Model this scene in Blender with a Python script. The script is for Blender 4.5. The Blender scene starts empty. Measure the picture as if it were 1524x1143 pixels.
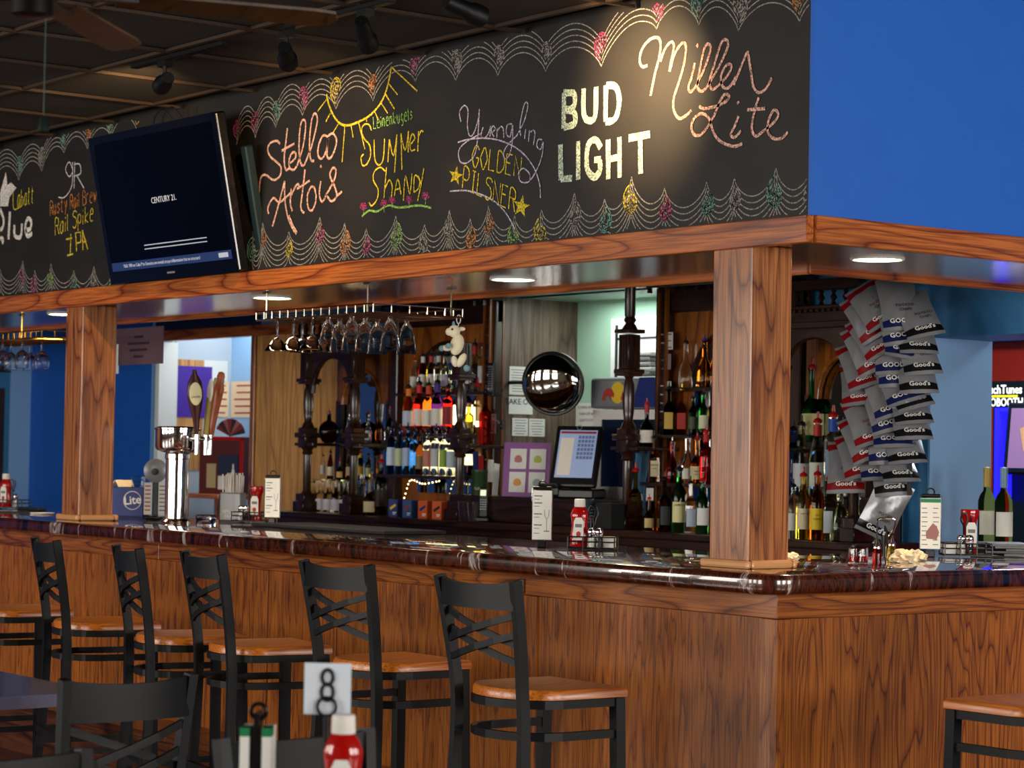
import bpy, bmesh, math, random
from mathutils import Vector as V, Matrix as M
from math import sin, cos, pi, radians as rad
random.seed(7)
SC = bpy.context.scene
COL = SC.collection
# ---------------------------------------------------------------- camera
FPX = 3443.847
CF = V((-0.79583, 0.604744, 0.030634)); CR = V((0.605362, 0.795759, 0.017459)); CU = V((0.013819, -0.032439, 0.999378))
CP = V((5.137751, -5.050513, 1.42))
cam = bpy.data.cameras.new('camera'); camo = bpy.data.objects.new('camera', cam); COL.objects.link(camo)
m3 = M((CR, CU, -CF)).transposed().to_4x4(); m3.translation = CP; camo.matrix_world = m3
cam.sensor_width = 36; cam.lens = FPX / 1524 * 36; cam.clip_start = .1; cam.clip_end = 200
cam.dof.use_dof = True; cam.dof.focus_distance = 7.9; cam.dof.aperture_fstop = 6.0
SC.camera = camo
# ---------------------------------------------------------------- exposure
vs = SC.view_settings
vs.view_transform = 'Standard'; vs.look = 'None'; vs.gamma = 1; vs.use_curve_mapping = False; vs.exposure = 0.5
# ---------------------------------------------------------------- world and window daylight
w = bpy.data.worlds.new('world'); SC.world = w; w.use_nodes = True
bg = w.node_tree.nodes['Background']; bg.inputs[0].default_value = (.80, .88, 1, 1); bg.inputs[1].default_value = .09
def area(name, loc, target, sx, sy, power, col):
    l = bpy.data.lights.new(name, 'AREA'); l.shape = 'RECTANGLE'; l.size = sx; l.size_y = sy; l.energy = power; l.color = col
    o = bpy.data.objects.new(name, l); COL.objects.link(o); o.location = loc
    o.rotation_euler = (V(target) - V(loc)).to_track_quat('-Z', 'Y').to_euler(); return o
DAY = (1.0, .94, .86)
for i, x in enumerate((-7.2, -4.6, -2.0, .6)):          # shop-front windows, long side
    area('window_daylight', (x, -7.35, 1.75), (x, 0, 1.55), 1.5, 1.7, 84, DAY)
for i, y in enumerate((-2.4, .2, 2.8)):                  # shop-front windows, right side
    area('window_daylight', (7.35, y, 1.75), (0, y, 1.6), 1.5, 1.7, 112, DAY)
area('doorway_room_light', (-8.1, 2.83, 2.46), (-8.1, 2.86, 0), .9, .3, 6.5, (1, .96, .9))
area('recess_light', (-4.2, 2.75, 2.255), (-4.2, 2.75, 0), .7, .2, 4.0, (.95, 1, .95))
area('far_room_light', (-2.0, 3.9, 2.6), (-2.2, 3.6, 0), 1.0, .8, 62, (.9, .95, 1))

# ---------------------------------------------------------------- helpers: pixels of the photograph to points
def ray(x, y): return CF + CR * ((x - 762) / FPX) - CU * ((y - 571.5) / FPX)
def on(x, y, ax, v):
    d = ray(x, y); return CP + d * ((v - CP[ax]) / d[ax])
def PX(x, y, v): return on(x, y, 0, v)
def PY(x, y, v): return on(x, y, 1, v)
def PZ(x, y, v): return on(x, y, 2, v)
def PD(x, y, d): return CP + ray(x, y) * d
# ---------------------------------------------------------------- helpers: objects
def put(o, parent=None):
    COL.objects.link(o)
    if parent: o.parent = parent
    return o
def tag(o, label=None, cat=None, group=None, kind=None):
    if label: o['label'] = label
    if cat: o['category'] = cat
    if group: o['group'] = group
    if kind: o['kind'] = kind
    return o
def thing(name, label, cat, loc=(0, 0, 0), rz=0, group=None):
    o = bpy.data.objects.new(name, None); o.empty_display_size = .05
    put(o); o.location = loc; o.rotation_euler = (0, 0, rz); return tag(o, label, cat, group)
def dup(root, loc=None, rz=None, label=None, group=None):
    r = root.copy(); COL.objects.link(r)
    if loc is not None: r.location = loc
    if rz is not None: r.rotation_euler = (0, 0, rz)
    if label: r['label'] = label
    if group: r['group'] = group
    def kids(a, b):
        for ch in list(a.children):
            c = ch.copy(); COL.objects.link(c); c.parent = b; kids(ch, c)
    kids(root, r); return r
class B:
    """collects shapes in one bmesh; out() links it as one mesh object"""
    def __init__(s): s.b = bmesh.new(); s.mi = 0
    def _xf(s, vs, mat):
        if mat is not None: bmesh.ops.transform(s.b, matrix=mat, verts=vs)
    def _fin(s, vs, mat=None):
        s._xf(vs, mat)
        fs = set(f for v in vs for f in v.link_faces)
        for f in fs: f.material_index = s.mi
        return s
    def box(s, c, d, rot=None, bev=0, seg=1):
        r = bmesh.ops.create_cube(s.b, size=1); vs = r['verts']
        bmesh.ops.scale(s.b, vec=d, verts=vs)
        if bev:
            es = list(set(e for v in vs for e in v.link_edges))
            q = bmesh.ops.bevel(s.b, geom=es, offset=bev, segments=seg, affect='EDGES', profile=.5); 
            fs = set(q['faces'])
            vs = list(set(v for f in fs for v in f.verts) | set(v for v in vs if v.is_valid))
        m = M.Translation(c)
        if rot is not None: m = m @ rot
        return s._fin(vs, m)
    def bx(s, a, b, bev=0, seg=1):
        a = V(a); b = V(b); d = b - a
        return s.box((a + b) / 2, (abs(d.x), abs(d.y), abs(d.z)), None, bev, seg)
    def lathe(s, prof, seg=16, mat=None, sx=1, sy=1, cap=True, ph=0, a0=0, a1=2 * pi):
        full = abs(a1 - a0 - 2 * pi) < 1e-4; n = seg if full else seg + 1; rings = []
        for r, z in prof:
            rings.append([s.b.verts.new((r * cos(ph + a0 + (a1 - a0) * i / seg) * sx, r * sin(ph + a0 + (a1 - a0) * i / seg) * sy, z)) for i in range(n)])
        for A, C in zip(rings, rings[1:]):
            for i in range(seg):
                j = (i + 1) % n
                try: s.b.faces.new((A[i], A[j], C[j], C[i]))
                except ValueError: pass
        if cap and full:
            for ring, rv in ((rings[0], True), (rings[-1], False)):
                try: s.b.faces.new(list(reversed(ring)) if rv else ring)
                except ValueError: pass
        return s._fin([v for r in rings for v in r], mat)
    def cyl(s, p0, p1, r0, r1=None, seg=12):
        p0 = V(p0); p1 = V(p1); d = p1 - p0
        m = M.Translation(p0) @ d.to_track_quat('Z', 'Y').to_matrix().to_4x4()
        return s.lathe([(r0, 0), (r0 if r1 is None else r1, d.length)], seg, m)
    def tube(s, pts, r, seg=6, closed=False):
        pts = [V(p) for p in pts]; n = len(pts); rings = []; up = None
        for i, p in enumerate(pts):
            t = (pts[(i + 1) % n] - pts[i - 1]) if closed else (pts[min(i + 1, n - 1)] - pts[max(i - 1, 0)])
            t.normalize()
            if up is None: up = t.orthogonal().normalized()
            up = (up - t * up.dot(t)); up = up.normalized() if up.length > 1e-6 else t.orthogonal().normalized()
            sd = t.cross(up); rr = r[i] if isinstance(r, (list, tuple)) else r
            rings.append([s.b.verts.new(p + up * (rr * cos(2 * pi * k / seg)) + sd * (rr * sin(2 * pi * k / seg))) for k in range(seg)])
        for i in range(n if closed else n - 1):
            A = rings[i]; C = rings[(i + 1) % n]
            for k in range(seg): s.b.faces.new((A[k], A[(k + 1) % seg], C[(k + 1) % seg], C[k]))
        if not closed:
            s.b.faces.new(list(reversed(rings[0]))); s.b.faces.new(rings[-1])
        return s._fin([v for q in rings for v in q])
    def bar(s, pts, w, h, up=(0, 0, 1)):
        """rectangular section swept along pts: w sideways, h along up"""
        pts = [V(p) for p in pts]; n = len(pts); rings = []; up = V(up)
        for i, p in enumerate(pts):
            t = pts[min(i + 1, n - 1)] - pts[max(i - 1, 0)]; t.normalize()
            sd = t.cross(up).normalized(); u = sd.cross(t).normalized()
            rings.append([s.b.verts.new(p + sd * (a * w / 2) + u * (b * h / 2)) for a, b in ((-1, -1), (1, -1), (1, 1), (-1, 1))])
        for A, C in zip(rings, rings[1:]):
            for k in range(4): s.b.faces.new((A[k], A[(k + 1) % 4], C[(k + 1) % 4], C[k]))
        s.b.faces.new(list(reversed(rings[0]))); s.b.faces.new(rings[-1])
        return s._fin([v for q in rings for v in q])
    def prism(s, pts, h, mat=None, bev=0, seg=1):
        """outline in xy extruded along z by h"""
        lo = [s.b.verts.new((p[0], p[1], 0)) for p in pts]; hi = [s.b.verts.new((p[0], p[1], h)) for p in pts]; n = len(pts)
        s.b.faces.new(list(reversed(lo))); s.b.faces.new(hi)
        for i in range(n): s.b.faces.new((lo[i], lo[(i + 1) % n], hi[(i + 1) % n], hi[i]))
        return s._fin(lo + hi, mat)
    def poly(s, pts):
        vs = [s.b.verts.new(p) for p in pts]; s.b.faces.new(vs); return s._fin(vs)
    def ball(s, c, r, u=12, v=8, sc=(1, 1, 1), rot=None):
        q = bmesh.ops.create_uvsphere(s.b, u_segments=u, v_segments=v, radius=r)['verts']
        m = M.Translation(c)
        if rot is not None: m = m @ rot
        return s._fin(q, m @ M.Diagonal((*sc, 1)))
    def torus(s, c, R, r, mat=None, seg=20, sg=6):
        m = M.Translation(c) @ (mat if mat is not None else M())
        return s.tube([m @ V((R * cos(2 * pi * i / seg), R * sin(2 * pi * i / seg), 0)) for i in range(seg)], r, sg, True)
    def ribbon(s, pts, w, nrm):
        """flat stroke along pts, w wide (number or list), facing nrm"""
        nrm = V(nrm); n = len(pts); L = []; pts = [V(p) for p in pts]
        for i, p in enumerate(pts):
            t = pts[min(i + 1, n - 1)] - pts[max(i - 1, 0)]
            if t.length < 1e-9: t = V((1, 0, 0))
            sd = t.normalized().cross(nrm).normalized(); ww = w[i] if isinstance(w, (list, tuple)) else w
            L.append((s.b.verts.new(p + sd * ww / 2), s.b.verts.new(p - sd * ww / 2)))
        for A, C in zip(L, L[1:]): s.b.faces.new((A[0], A[1], C[1], C[0]))
        return s._fin([v for q in L for v in q])
    def mesh(s, name, mats, smooth=False):
        bmesh.ops.recalc_face_normals(s.b, faces=s.b.faces)
        me = bpy.data.meshes.new(name); s.b.to_mesh(me); s.b.free()
        for m in (mats if isinstance(mats, (list, tuple)) else [mats]): me.materials.append(m)
        if smooth:
            me.polygons.foreach_set('use_smooth', [True] * len(me.polygons))
            try: me.set_sharp_from_angle(angle=rad(38))
            except Exception: pass
        return me
    def out(s, name, mats, parent=None, smooth=False, loc=None, rot=None):
        o = bpy.data.objects.new(name, s.mesh(name, mats, smooth)); put(o, parent)
        if loc is not None: o.location = loc
        if rot is not None: o.rotation_euler = rot
        return o
def part(name, me, parent, loc=None, rot=None, sc=None):
    o = bpy.data.objects.new(name, me); put(o, parent)
    if loc is not None: o.location = loc
    if rot is not None: o.rotation_euler = rot
    if sc is not None: o.scale = sc
    return o
def RZ(a): return M.Rotation(a, 4, 'Z')
def RX(a): return M.Rotation(a, 4, 'X')
def RY(a): return M.Rotation(a, 4, 'Y')
def smooth_path(p, k=5, closed=False):
    p = [V(q) if len(q) == 3 else V((q[0], q[1], 0)) for q in p]
    if len(p) < 3: return p
    out = []; n = len(p)
    for i in range(n if closed else n - 1):
        a, b, c, d = (p[(i + j) % n] if closed else p[max(0, min(n - 1, i + j))] for j in (-1, 0, 1, 2))
        for t in range(k):
            t /= k; out.append(.5 * ((2 * b) + (c - a) * t + (2 * a - 5 * b + 4 * c - d) * t * t + (3 * b - a - 3 * c + d) * t ** 3))
    if not closed: out.append(p[-1])
    return out
_txt = {}
def text_mesh(s, size, mat, align='CENTER', bold=0, sx=1):
    key = (s, size, mat.name, align, bold, sx)
    if key in _txt: return _txt[key]
    c = bpy.data.curves.new('t', 'FONT'); c.body = s; c.size = size; c.align_x = align; c.align_y = 'CENTER'; c.offset = bold; c.resolution_u = 2; c.extrude = .0003
    o = bpy.data.objects.new('t', c); COL.objects.link(o)
    dg = bpy.context.evaluated_depsgraph_get(); me = bpy.data.meshes.new_from_object(o.evaluated_get(dg))
    bpy.data.objects.remove(o); bpy.data.curves.remove(c)
    me.materials.clear(); me.materials.append(mat)
    for v in me.vertices: v.co.x *= sx
    _txt[key] = me; return me
FRONT = (pi / 2, 0, 0)      # text standing up, read from -Y
SIDE = (pi / 2, 0, pi / 2)  # text standing up, read from +X
def lin(h):
    if isinstance(h, str):
        c = [int(h[i:i + 2], 16) / 255 for i in (0, 2, 4)]
        return tuple(x / 12.92 if x <= .04045 else ((x + .055) / 1.055) ** 2.4 for x in c) + (1,)
    return tuple(h) + (1,) if len(h) == 3 else tuple(h)
# ================================================================ materials
def new_mat(name):
    m = bpy.data.materials.new(name); m.use_nodes = True; n = m.node_tree.nodes; b = n['Principled BSDF']; return m, m.node_tree, n, b
def pbr(name, col, rough=.5, metal=0, spec=.5, coat=0, emit=None, es=0, trans=0, ior=1.45, noise=0, nscale=30, sheen=0):
    m, t, n, b = new_mat(name); c = lin(col)
    b.inputs['Base Color'].default_value = c; b.inputs['Roughness'].default_value = rough; b.inputs['Metallic'].default_value = metal
    b.inputs['Specular IOR Level'].default_value = spec; b.inputs['Coat Weight'].default_value = coat; b.inputs['Coat Roughness'].default_value = .08
    b.inputs['Transmission Weight'].default_value = trans; b.inputs['IOR'].default_value = ior
    if sheen: b.inputs['Sheen Weight'].default_value = sheen
    if emit: b.inputs['Emission Color'].default_value = lin(emit); b.inputs['Emission Strength'].default_value = es
    if noise:
        tx = n.new('ShaderNodeTexNoise'); tx.inputs['Scale'].default_value = nscale; tx.inputs['Detail'].default_value = 4
        tc = n.new('ShaderNodeTexCoord'); t.links.new(tc.outputs['Object'], tx.inputs['Vector'])
        mx = n.new('ShaderNodeMix'); mx.data_type = 'RGBA'
        mx.inputs[6].default_value = tuple(x * (1 - noise) for x in c[:3]) + (1,); mx.inputs[7].default_value = tuple(min(1, x * (1 + noise)) for x in c[:3]) + (1,)
        t.links.new(tx.outputs['Fac'], mx.inputs[0]); t.links.new(mx.outputs[2], b.inputs['Base Color'])
    return m
def ramp(n, stops):
    r = n.new('ShaderNodeValToRGB'); e = r.color_ramp.elements
    while len(e) < len(stops): e.new(.5)
    for q, (p, c) in zip(e, stops): q.position = p; q.color = lin(c)
    return r
def wood(name, axis, light, mid, dark, rough=.32, coat=.3, ring=7.0, scale=1.0, off=0.0, nr=10):
    """cathedral grain running along axis (0,1,2) with fine pores"""
    m, t, n, b = new_mat(name); L = t.links.new
    tc = n.new('ShaderNodeTexCoord'); mp = n.new('ShaderNodeMapping'); sc = [scale] * 3; sc[axis] = .11 * scale
    mp.inputs['Scale'].default_value = sc; mp.inputs['Location'].default_value = (off, off * .7, off * 1.3); L(tc.outputs['Object'], mp.inputs['Vector'])
    no = n.new('ShaderNodeTexNoise'); no.inputs['Scale'].default_value = ring * .55; no.inputs['Detail'].default_value = 2.5; no.inputs['Roughness'].default_value = .45; L(mp.outputs[0], no.inputs['Vector'])
    mu = n.new('ShaderNodeMath'); mu.operation = 'MULTIPLY'; mu.inputs[1].default_value = nr; L(no.outputs['Fac'], mu.inputs[0])
    fr = n.new('ShaderNodeMath'); fr.operation = 'FRACT'; L(mu.outputs[0], fr.inputs[0])
    r1 = ramp(n, [(0, dark), (.07, mid), (.35, light), (.82, light), (.95, mid), (1, dark)]); L(fr.outputs[0], r1.inputs[0])
    mp2 = n.new('ShaderNodeMapping'); s2 = [160 * scale] * 3; s2[axis] = 4 * scale; mp2.inputs['Scale'].default_value = s2; L(tc.outputs['Object'], mp2.inputs['Vector'])
    n2 = n.new('ShaderNodeTexNoise'); n2.inputs['Scale'].default_value = 1; n2.inputs['Detail'].default_value = 3; L(mp2.outputs[0], n2.inputs['Vector'])
    r2 = ramp(n, [(.40, (.42, .36, .32)), (.56, (1, 1, 1))]); L(n2.outputs['Fac'], r2.inputs[0])
    n3 = n.new('ShaderNodeTexNoise'); n3.inputs['Scale'].default_value = 2.2; L(mp.outputs[0], n3.inputs['Vector'])
    r3 = ramp(n, [(.3, (.72, .70, .68)), (.7, (1.12, 1.1, 1.08))]); L(n3.outputs['Fac'], r3.inputs[0])
    a = n.new('ShaderNodeMix'); a.data_type = 'RGBA'; a.blend_type = 'MULTIPLY'; a.inputs[0].default_value = .75; L(r1.outputs[0], a.inputs[6]); L(r2.outputs[0], a.inputs[7])
    c = n.new('ShaderNodeMix'); c.data_type = 'RGBA'; c.blend_type = 'MULTIPLY'; c.inputs[0].default_value = 1; L(a.outputs[2], c.inputs[6]); L(r3.outputs[0], c.inputs[7])
    L(c.outputs[2], b.inputs['Base Color']); b.inputs['Roughness'].default_value = rough; b.inputs['Coat Weight'].default_value = coat; b.inputs['Coat Roughness'].default_value = .18
    bp = n.new('ShaderNodeBump'); bp.inputs['Strength'].default_value = .12; bp.inputs['Distance'].default_value = .002; L(n2.outputs['Fac'], bp.inputs['Height']); L(bp.outputs[0], b.inputs['Normal'])
    return m
OAKL, OAKM, OAKD = 'C8702E', 'A9541E', '6A2C0E'
FRL, FRM, FRD = 'B2661F', '944C14', '5C2A08'
oak_x = wood('oak_grain_x', 0, OAKL, OAKM, OAKD, nr=16); oak_y = wood('oak_grain_y', 1, OAKL, OAKM, OAKD, off=3, nr=16); oak_z = wood('oak_grain_z', 2, 'C07A42', 'A35E2E', '6E3818', off=5, ring=9, nr=16)
pan_z = wood('bar_panel_oak', 2, 'B4681E', '985114', '6E350A', rough=.34, coat=.22, ring=38, off=8, nr=5); pan_c = wood('bar_panel_oak_cathedral', 2, 'B4681E', '985114', '5E2C08', rough=.34, coat=.22, ring=9, off=4, nr=24); pan_x = wood('bar_rail_oak_x', 0, FRL, FRM, FRD, rough=.3, coat=.45, off=2, ring=9, nr=20); pan_y = wood('bar_rail_oak_y', 1, FRL, FRM, FRD, rough=.3, coat=.45, off=2, ring=9, nr=20)
oak_wall = wood('oak_wall_panel', 2, 'EDB468', 'DDA058', 'B87C40', rough=.4, coat=.2, ring=5, off=1)
soff_x = wood('soffit_veneer_x', 0, '7A3C1C', '6A3114', '4A2210', rough=.16, coat=.8, ring=4); soff_y = wood('soffit_veneer_y', 1, '7A3C1C', '6A3114', '4A2210', rough=.16, coat=.8, ring=4)
wal_x = wood('walnut_x', 0, '3A2014', '2A150C', '160A06', rough=.3, coat=.4); wal_z = wood('walnut_z', 2, '3A2014', '2A150C', '160A06', rough=.3, coat=.4); wal_y = wood('walnut_y', 1, '3A2014', '2A150C', '160A06', rough=.3, coat=.4)
amber_z = wood('amber_panel', 2, 'A9651F', '92521A', '6A3810', rough=.3, coat=.4, ring=4); veneer = wood('grey_brown_veneer', 2, '7C6A5C', '655245', '46372E', rough=.45, coat=.1, ring=6)
seat_m = wood('seat_wood', 1, 'DA7C1C', 'CE6E14', 'B25C0E', rough=.32, coat=.3, ring=5, nr=5)
floor_m = wood('floor_wood', 0, '6A3C1E', '4C2812', '2C160A', rough=.3, coat=.3)
blade_m = wood('fan_blade_wood', 0, '4A3016', '3E2812', '2A1A0A', rough=.4, coat=.2)
blue = pbr('royal_blue_paint', '1E66CC', .55, noise=.05, nscale=8); sky = pbr('lit_pale_blue_paint', '94C4F0', .55, noise=.04, nscale=8); steel = pbr('steel_blue_paint', '3F86C0', .55, noise=.05, nscale=8)  # sky: daylight painted into the jamb faces; the doorway back wall is pale itself
mint = pbr('mint_paint', 'A9D3BA', .6, noise=.03); white_p = pbr('white_paint', 'E4EAE6', .5); red_p = pbr('red_paint', 'C8301F', .6); navy_p = pbr('navy_paint', '16264F', .6); pale_w = pbr('pale_grey_blue_paint', 'B9C9D6', .6)
tile_m = pbr('dark_ceiling_tile', '1E140B', .9, noise=.25, nscale=60); tbar = pbr('ceiling_bar', '32210F', .6); dark_w = pbr('dark_wall', '15130F', .8)
black = pbr('black_metal', '05080C', .5, spec=.35, noise=.15, nscale=14); blackp = pbr('black_plastic', '0C0C0E', .35); rubber = pbr('black_rubber', '17191B', .8); matgrey = pbr('charcoal', '2A2C2E', .6)
chrome = pbr('chrome', 'E8E8EA', .07, 1); steel_m = pbr('brushed_steel', 'B8B8B4', .25, 1); brass = pbr('brass_wire', 'C9A24A', .22, 1); wire = pbr('chrome_wire', 'D2C8B0', .18, 1); silver = pbr('silver_plastic', '8F9296', .35, .3)
glass = pbr('clear_glass', 'FFFFFF', .0, trans=1, ior=1.42); acryl = pbr('clear_acrylic', 'F4F8FA', .05, trans=1, ior=1.2); stem = pbr('stemware_glass', 'FFFFFF', .0, trans=1, ior=1.2); mirror = pbr('mirror_glass', 'C8CCC8', .03, 1)
paper = pbr('white_paper', 'E6E6E0', .7, noise=.04); paperw = pbr('cream_paper', 'EBD8B4', .7, noise=.04); ink = pbr('black_ink', '1A1A1A', .7); inkr = pbr('red_ink', 'B03A30', .7); inkg = pbr('grey_ink', '77787A', .7); inkw = pbr('white_ink', 'F0F0EC', .6)
kred = pbr('ketchup_red', 'A80E0A', .12, coat=.6); kwhite = pbr('cap_white', 'E8E4DE', .35); bluep = pbr('blue_plastic', '062878', .45); redp = pbr('red_plastic', 'B01818', .25); greenp = pbr('green_print', '1E7A4A', .5); yel = pbr('yellow_print', 'E8C22A', .5); purple = pbr('purple_paper', '4A2AA0', .6); mauve = pbr('mauve_card', '8A4E96', .5); orange = pbr('orange_print', 'D8581E', .5)
lampw = pbr('lamp_lens', 'FFFFFF', .4, emit='FFE6B8', es=14); ledw = pbr('warm_led', 'FFFFFF', .4, emit='FFEBB0', es=2.2); bulb = pbr('string_bulb', 'FFFFFF', .4, emit='FFE2A0', es=4); bluel = pbr('blue_neon_strip', '2020FF', .4, emit='1C14FF', es=1.6)
def chalk(name, col):
    m, t, n, b = new_mat(name); L = t.links.new; c = lin(col)
    tc = n.new('ShaderNodeTexCoord'); tx = n.new('ShaderNodeTexNoise'); tx.inputs['Scale'].default_value = 170; tx.inputs['Detail'].default_value = 3; L(tc.outputs['Object'], tx.inputs['Vector'])
    r = ramp(n, [(.36, tuple(x * .22 for x in c[:3])), (.60, c[:3])]); L(tx.outputs['Fac'], r.inputs[0]); L(r.outputs[0], b.inputs['Base Color']); b.inputs['Roughness'].default_value = .95; b.inputs['Specular IOR Level'].default_value = .1
    return m
ch_w = chalk('chalk_white', 'F2EDE6'); ch_p = chalk('chalk_pink', 'FAC4B0'); ch_y = chalk('chalk_yellow', 'EBD240'); ch_g = chalk('chalk_green', '9AD06A'); ch_l = chalk('chalk_lavender', 'CFC6DE'); ch_b = chalk('chalk_pale_green', 'D4E6CE'); ch_m = chalk('chalk_magenta', 'C8508A'); ch_gr = chalk('chalk_grey', 'A8A49C'); ch_o = chalk('chalk_orange', 'D98A4A'); ch_t = chalk('chalk_teal', '6AA898')
def board_mat():
    m, t, n, b = new_mat('chalkboard_paint'); L = t.links.new
    tc = n.new('ShaderNodeTexCoord'); mp = n.new('ShaderNodeMapping'); mp.inputs['Scale'].default_value = (1.6, 1, 3.0); mp.inputs['Rotation'].default_value = (0, .5, 0); L(tc.outputs['Object'], mp.inputs[0])
    tx = n.new('ShaderNodeTexNoise'); tx.inputs['Scale'].default_value = 1.6; tx.inputs['Detail'].default_value = 7; tx.inputs['Roughness'].default_value = .62; L(mp.outputs[0], tx.inputs['Vector'])
    r = ramp(n, [(.38, '090706'), (.62, '17120E'), (.8, '2C241C')]); L(tx.outputs['Fac'], r.inputs[0]); L(r.outputs[0], b.inputs['Base Color']); b.inputs['Roughness'].default_value = .62
    return m
board_m = board_mat()
def bartop(name, ax):
    m, t, n, b = new_mat(name); L = t.links.new
    tc = n.new('ShaderNodeTexCoord'); mp = n.new('ShaderNodeMapping'); s = [1.2, 1.2, 2.0]; s[ax] = 9; mp.inputs['Scale'].default_value = s; L(tc.outputs['Object'], mp.inputs[0])
    tx = n.new('ShaderNodeTexNoise'); tx.inputs['Scale'].default_value = 1; tx.inputs['Detail'].default_value = 5; tx.inputs['Roughness'].default_value = .6; tx.inputs['Distortion'].default_value = .8; L(mp.outputs[0], tx.inputs['Vector'])
    r = ramp(n, [(.32, '080504'), (.40, '240D07'), (.45, '5A2210'), (.48, '140806'), (.53, '5E2612'), (.565, '2A100A'), (.60, '6A3A2A'), (.625, 'C4BAB4'), (.645, '40201A'), (.68, '9A8076'), (.71, 'DCD8D6')]); L(tx.outputs['Fac'], r.inputs[0])
    L(r.outputs[0], b.inputs['Base Color']); b.inputs['Roughness'].default_value = .22; b.inputs['Coat Weight'].default_value = 1; b.inputs['Coat Roughness'].default_value = .02
    return m
top_x = bartop('resin_bar_top_x', 0); top_y = bartop('resin_bar_top_y', 1)
def tint(name, col, rough=.01, ior=1.30): return pbr(name, col, rough, trans=1, ior=1.08 if 'wine' in name else ior)
G = {k: tint('bottle_' + k, c) for k, c in dict(clear='F2F6F2', amber='C06A14', brown='5A2C0C', green='1C7A2A', dkgreen='0A3A16', blue='2A66C8', dark='1A0C0A', red='B01A14', wine='D8CE6A', yellow='E6C23A', purple='4A1A6A', pale='DDE6B8', orange='D8641A').items()}
# ================================================================ the room
ZC, ZF, ZT = 2.952, 2.094, 2.18          # ceiling, soffit underside, top of the oak fascia
SW = .8145                                # width of the soffit
def struct(name, b, mat, parent=None, smooth=False):
    o = b.out(name, mat, parent, smooth)
    if parent is None: o['kind'] = 'structure'
    return o
struct('floor', B().bx((-14, -7.5, -.1), (7.5, 6.5, 0)), floor_m)
ceil = struct('ceiling', B().bx((-14, -7.5, 2.985), (7.5, 6.5, 3.08)), tile_m)
struct('wall_front', B().bx((-14, -7.6, 0), (7.5, -7.5, 3)), pbr('beige_wall', '9A8C78', .8))
struct('wall_right', B().bx((7.5, -7.5, 0), (7.6, 6.5, 3)), pbr('beige_wall_b', '9A8C78', .8))
struct('wall_left', B().bx((-14.1, -7.5, 0), (-14, 6.5, 3)), blue)
for i, x in enumerate((-7.2, -4.6, -2.0, .6)):
    b = B()
    for dx in (-.8, -.27, .27, .8): b.box((x + dx, -7.33, 1.75), (.07, .06, 1.8))
    for dz in (-.9, .9): b.box((x, -7.33, 1.75 + dz), (1.67, .06, .07))
    struct('window_%d' % (i + 1), b, wal_z)
for i, y in enumerate((-2.4, .2, 2.8)):
    b = B()
    for dy in (-.8, -.27, .27, .8): b.box((7.33, y + dy, 1.75), (.06, .07, 1.8))
    for dz in (-.9, .9): b.box((7.33, y, 1.75 + dz), (.06, 1.67, .07))
    struct('window_%d' % (i + 5), b, wal_z)
# dropped ceiling in front of the bulkhead: single tiles lying on bars
TP = .63; tm = B().box((0, 0, 0), (TP - .02, TP - .02, .012)).mesh('ceiling_tile', tile_m)
X0, Y0 = -2.74, -.762
for i in range(-16, 9):
    for j in range(-5, 2):
        x, y = X0 + TP * (i + .5), Y0 + TP * (j + .5)
        if y > 0 or (j < -2 and i < -7): continue
        part('ceiling_tile', tm, ceil, (x, y, ZC + .012 + random.uniform(-.001, .001)))
bx_m = B().box((0, 0, 0), (25 * TP, .022, .012)).mesh('ceiling_bar', tbar); by_m = B().box((0, 0, 0), (.022, 6.6 * TP, .012)).mesh('ceiling_bar', tbar)
for j in range(-5, 2): part('ceiling_bar', bx_m, ceil, (X0 + TP * -3.5, Y0 + TP * j, ZC - .001))
for i in range(-16, 10): part('ceiling_bar', by_m, ceil, (X0 + TP * i, -2.09, ZC - .0025))
# bulkhead over the bar: blackboard face, blue side face, oak fascia, glossy soffit
struct('wall_bulkhead', B().bx((-13, .02, ZT - .04), (-.02, SW, 2.98)).bx((-SW, SW, ZT - .04), (-.02, 2.499, 2.98)), dark_w)
struct('wall_bulkhead_side', B().bx((-.02, .012, ZT - .02), (-.004, 2.499, 2.98)), blue)
struct('trim_1', B().bx((-13, -.012, ZF), (0, .02, ZT), .003), oak_x)
struct('trim_2', B().bx((-.022, .0205, ZF), (.012, 2.499, ZT), .003), oak_y)
struct('ceiling_soffit', B().bx((-13, .02, ZF + .012), (-.0225, SW, ZF + .03)), soff_x)
struct('ceiling_soffit_side', B().bx((-SW + .001, SW, ZF + .0125), (-.0225, 2.48, ZF + .03)), soff_y)
struct('trim_3', B().bx((-13, SW - .001, ZF - .006), (-SW - .02, SW + .018, ZF + .06), .004), oak_x)
struct('trim_4', B().bx((-SW - .018, SW, ZF - .006), (-SW + .001, 2.48, ZF + .06), .004), oak_y)
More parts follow.
